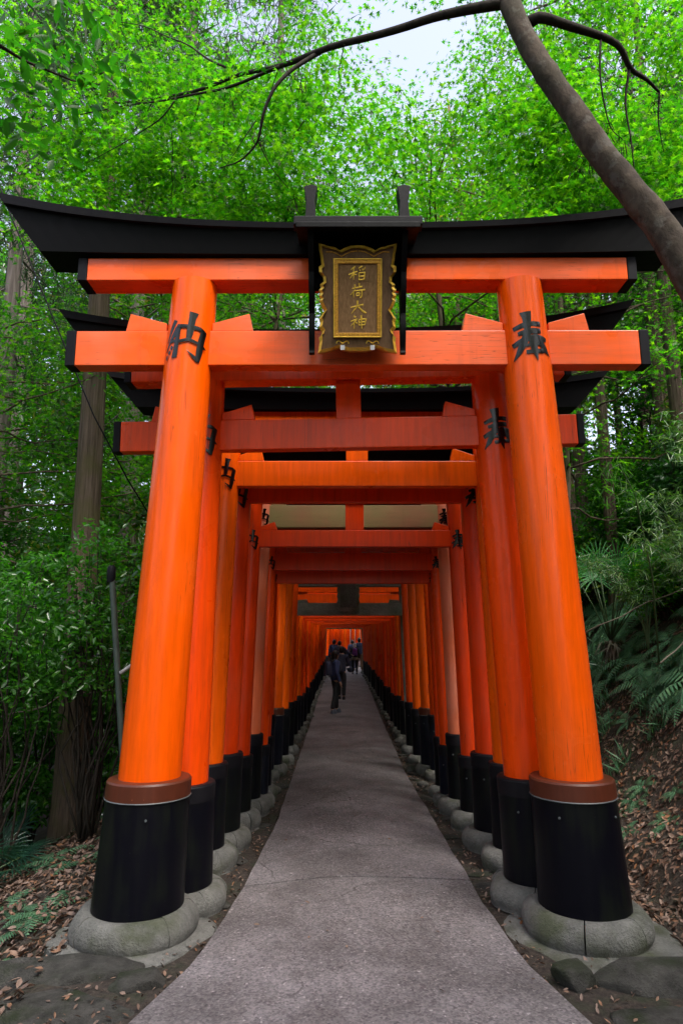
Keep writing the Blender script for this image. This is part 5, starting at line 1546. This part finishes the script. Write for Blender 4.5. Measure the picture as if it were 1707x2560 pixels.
def person(loc, rz, h, label, top, legs, hair, pack=None, look_up=0.0, stride=.12, arm_out=None, long_hair=False, hat=None, skirt=None, bag=None, hands_front=False, shoe=(.02, .02, .025)):
    root = empty('person', loc, label, 'person', rz=rz)     # faces local +Y
    k = h / 1.70
    P = lambda x, y, z: Vector((x, y, z)) * k
    hipL, hipR = P(-.085, 0, .90), P(.085, 0, .90)
    kL, kR = P(-.10, stride * .5 + .02, .49), P(.10, -stride * .45 + .02, .49)
    aL, aR = P(-.11, stride - .02, .085), P(.11, -stride - .02, .085)
    sL, sR = P(-.185, 0, 1.40), P(.185, 0, 1.40)
    if hands_front:
        eL, eR = P(-.25, .03, 1.13), P(.25, .03, 1.13); wL, wR = P(-.10, .24, 1.08), P(.10, .24, 1.10)
    else:
        eL, eR = P(-.245, -.03, 1.12), P(.245, -.03, 1.12); wL, wR = P(-.25, .06, .87), P(.25, .06, .87)
    if arm_out: eR, wR = P(.36, .12, 1.22), P(.56, .20, 1.08)
    hc = P(0, .02, 1.575)
    # one continuous body
    V = [P(0, 0, .95), P(0, 0, 1.12), P(0, -.01, 1.30), P(0, -.005, 1.43), P(0, .01, 1.50), hc + P(0, -.02, -.02), hc + P(0, -.01 - .03 * look_up, .075),
         hipL, kL, aL, aL + P(0, .10, -.05), hipR, kR, aR, aR + P(0, .10, -.05), sL, eL, wL, sR, eR, wR, hc + P(0, .098, -.015 + .03 * look_up)]
    E = [(0, 1), (1, 2), (2, 3), (3, 4), (4, 5), (5, 6), (0, 7), (7, 8), (8, 9), (9, 10), (0, 11), (11, 12), (12, 13), (13, 14), (3, 15), (15, 16), (16, 17), (3, 18), (18, 19), (19, 20), (5, 21)]
    rd = [.12, .115, .125, .085, .052, .083, .085, .08, .055, .04, .035, .08, .055, .04, .035, .058, .042, .03, .058, .042, .03, .016]
    for wi, el in ((17, eL), (20, eR)):
        w_ = V[wi]; d = (w_ - el).normalized(); s_ = d.cross(Vector((0, 1, 0.2))).normalized()
        pal = w_ + d * .075 * k
        V.append(pal); rd.append(.024); pi = len(V) - 1; E.append((wi, pi))
        for f in range(4):
            b0 = pal + d * .045 * k + s_ * (f - 1.5) * .019 * k
            b1 = b0 + (d * .035 + Vector((0, .022, 0))) * k * (1.0, 1.15, 1.1, .85)[f]
            V += [b0, b1]; rd += [.0085, .007]; E += [(pi, len(V) - 2), (len(V) - 2, len(V) - 1)]
        V += [w_ + d * .04 * k + Vector((0, .03, 0)) * k, w_ + d * .075 * k + Vector((0, .05, 0)) * k]; rd += [.010, .008]; E += [(wi, len(V) - 2), (len(V) - 2, len(V) - 1)]
    body = skin_obj('body', V, E, [r * k for r in rd], SKIN, root)
    # trousers, jacket, shoes
    skin_obj('trousers', [P(0, 0, .99), P(0, 0, .90), hipL, kL, aL + P(0, 0, .02), hipR, kR, aR + P(0, 0, .02)], [(0, 1), (1, 2), (2, 3), (3, 4), (1, 5), (5, 6), (6, 7)],
             [r * k for r in (.14, .13, .098, .078, .066, .098, .078, .066)], legs, root)
    skin_obj('jacket', [P(0, 0, .84), P(0, 0, 1.05), P(0, -.01, 1.28), P(0, -.01, 1.41), P(0, 0, 1.475), sL, eL, wL, sR, eR, wR], [(0, 1), (1, 2), (2, 3), (3, 4), (3, 5), (5, 6), (6, 7), (3, 8), (8, 9), (9, 10)],
             [((r[0] * k, r[1] * k) if hasattr(r, '__len__') else r * k) for r in ((.185, .15), (.175, .145), (.18, .14), .11, .07, .085, .068, .052, .085, .068, .052)], top, root)
    for a in (aL, aR):
        mb = MB()
        mb.lathe([(.05 * k, -.085 * k), (.052 * k, -.05 * k), (.045 * k, -.01 * k), (.04 * k, .03 * k)], 14, 0, 0)
        mb.v = [(x * .9 + a.x, (y * 2.35 if y > 0 else y * 1.2) + a.y + .02 * k, z + a.z) for x, y, z in mb.v]
        mb.obj('shoe', plain('shoe', shoe, .6), root, sharp=60)
    # hair as a cap over the skull
    bm = bmesh.new(); bmesh.ops.create_icosphere(bm, subdivisions=3, radius=1)
    for v in list(bm.verts):
        if v.co.y > .42 and v.co.z < .45: bm.verts.remove(v)
    for v in bm.verts:
        c = v.co
        dz = -.95 * .16 if (long_hair and c.z < -.2 and c.y < .3) else 0
        v.co = Vector((c.x * .096, c.y * .112 - .012, c.z * .125 + .045 + dz + .004 * mnoise.noise(c * 6))) * k + hc
    me = bpy.data.meshes.new('hair'); bm.to_mesh(me); bm.free()
    me.polygons.foreach_set('use_smooth', np.ones(len(me.polygons), dtype=bool))
    link('hair', me, hat or hair, root)
    mb = MB()
    for sgn in (-1, 1):
        mb.tube([hc + P(sgn * .036, .084, .018), hc + P(sgn * .036, .098, .018)], .010 * k, 8)
    mb.obj('eyes', plain('eye', (.02, .015, .012), .3), body)
    mb = MB(); mb.tube([hc + P(-.024, .086, -.052), hc + P(0, .094, -.05), hc + P(.024, .086, -.052)], .006 * k, 6); mb.obj('mouth', plain('lips', (.30, .10, .085), .5), body)
    if pack:
        bm = bmesh.new(); bmesh.ops.create_cube(bm, size=1)
        for v in bm.verts: v.co = Vector((v.co.x * .30 * (1 - .18 * (v.co.z > 0)), v.co.y * .17 - .205, v.co.z * .40 + 1.24)) * k
        me = bpy.data.meshes.new('backpack'); bm.to_mesh(me); bm.free()
        o = link('backpack', me, pack, root)
        s = o.modifiers.new('bev', 'BEVEL'); s.width = .06 * k; s.segments = 4
        me.polygons.foreach_set('use_smooth', np.ones(len(me.polygons), dtype=bool))
        MB().box(-.10 * k, .10 * k, -.315 * k, -.285 * k, 1.02 * k, 1.20 * k).obj('pocket', pack, o, .012)
        for sgn in (-1, 1):
            mb = MB(); mb.tube([P(sgn * .11, -.15, 1.42), P(sgn * .12, -.03, 1.50), P(sgn * .125, .11, 1.42), P(sgn * .14, .15, 1.25), P(sgn * .15, .02, 1.05), P(sgn * .12, -.15, 1.0)], .018 * k, 6)
            mb.obj('strap', M['strap'], o, sharp=180)
    if skirt:
        mb = MB(); mb.lathe([(.17 * k, .95 * k), (.20 * k, .80 * k), (.21 * k, .76 * k)], 20); mb.obj('skirt', skirt, root, sharp=180)
    if bag:
        o = link('shoulder_bag', rock_mesh('shoulder_bag', .13 * k, .09 * k, .11 * k, 3, .06, 2, .3), bag, root); o.location = P(.27, .12, .98)
    return root
M['strap'] = cloth('strap', (.05, .05, .065))
navy = cloth('navy_jacket', (.035, .048, .13)); blackc = cloth('black_cloth', (.014, .014, .018)); dark = cloth('charcoal_cloth', (.04, .042, .08))
blue = cloth('blue_jacket', (.03, .04, .11)); purple = cloth('purple_pack', (.13, .03, .19)); brown = cloth('brown_trousers', (.10, .05, .025)); olive = cloth('brown_skirt', (.12, .085, .05))
hair_b = plain('black_hair', (.008, .007, .007), .4, var=.3, scale=60); hair_w = plain('white_hair', (.62, .60, .58), .6, var=.1, scale=60)
def pz(y): return rise(y) + .058
person((-.17, 18.65, pz(18.65)), -1.25, 1.58, 'person in navy jacket standing side on and looking up, nearest on the path', navy, blackc, hair_b, cloth('navy_pack', (.030, .032, .07)), look_up=1.0, stride=.10, long_hair=True, shoe=(.09, .10, .14))
person((-.0, 22.5, pz(22.5)), -.25, 1.62, 'person in dark navy coat with a shoulder bag, half hidden behind the nearest walker', dark, blackc, hair_b, None, bag=dark, hands_front=True)
person((-.36, 34.5, pz(34.5)), .15, 1.72, 'dark haired person with blue backpack on the left farther up the path', blue, dark, hair_b, cloth('blue_pack', (.03, .045, .13)), stride=.16)
person((-.10, 33.6, pz(33.6)), -.1, 1.66, 'person in dark clothes reaching an arm out to the right', dark, dark, hair_b, None, arm_out=True, stride=.1)
person((.68, 36.0, pz(36.0)), .05, 1.56, 'woman with white hair and purple backpack walking away', blackc, blackc, hair_w, purple, stride=.12, skirt=olive, long_hair=True)
person((.98, 38.3, pz(38.3)), .1, 1.80, 'tall person in dark blue jacket and brown trousers at the far right', navy, brown, hair_b, None, stride=.2)
person((.62, 39.6, pz(39.6)), 0.0, 1.68, 'person mostly hidden behind the white haired walker', blue, dark, hair_b, None, stride=.1)
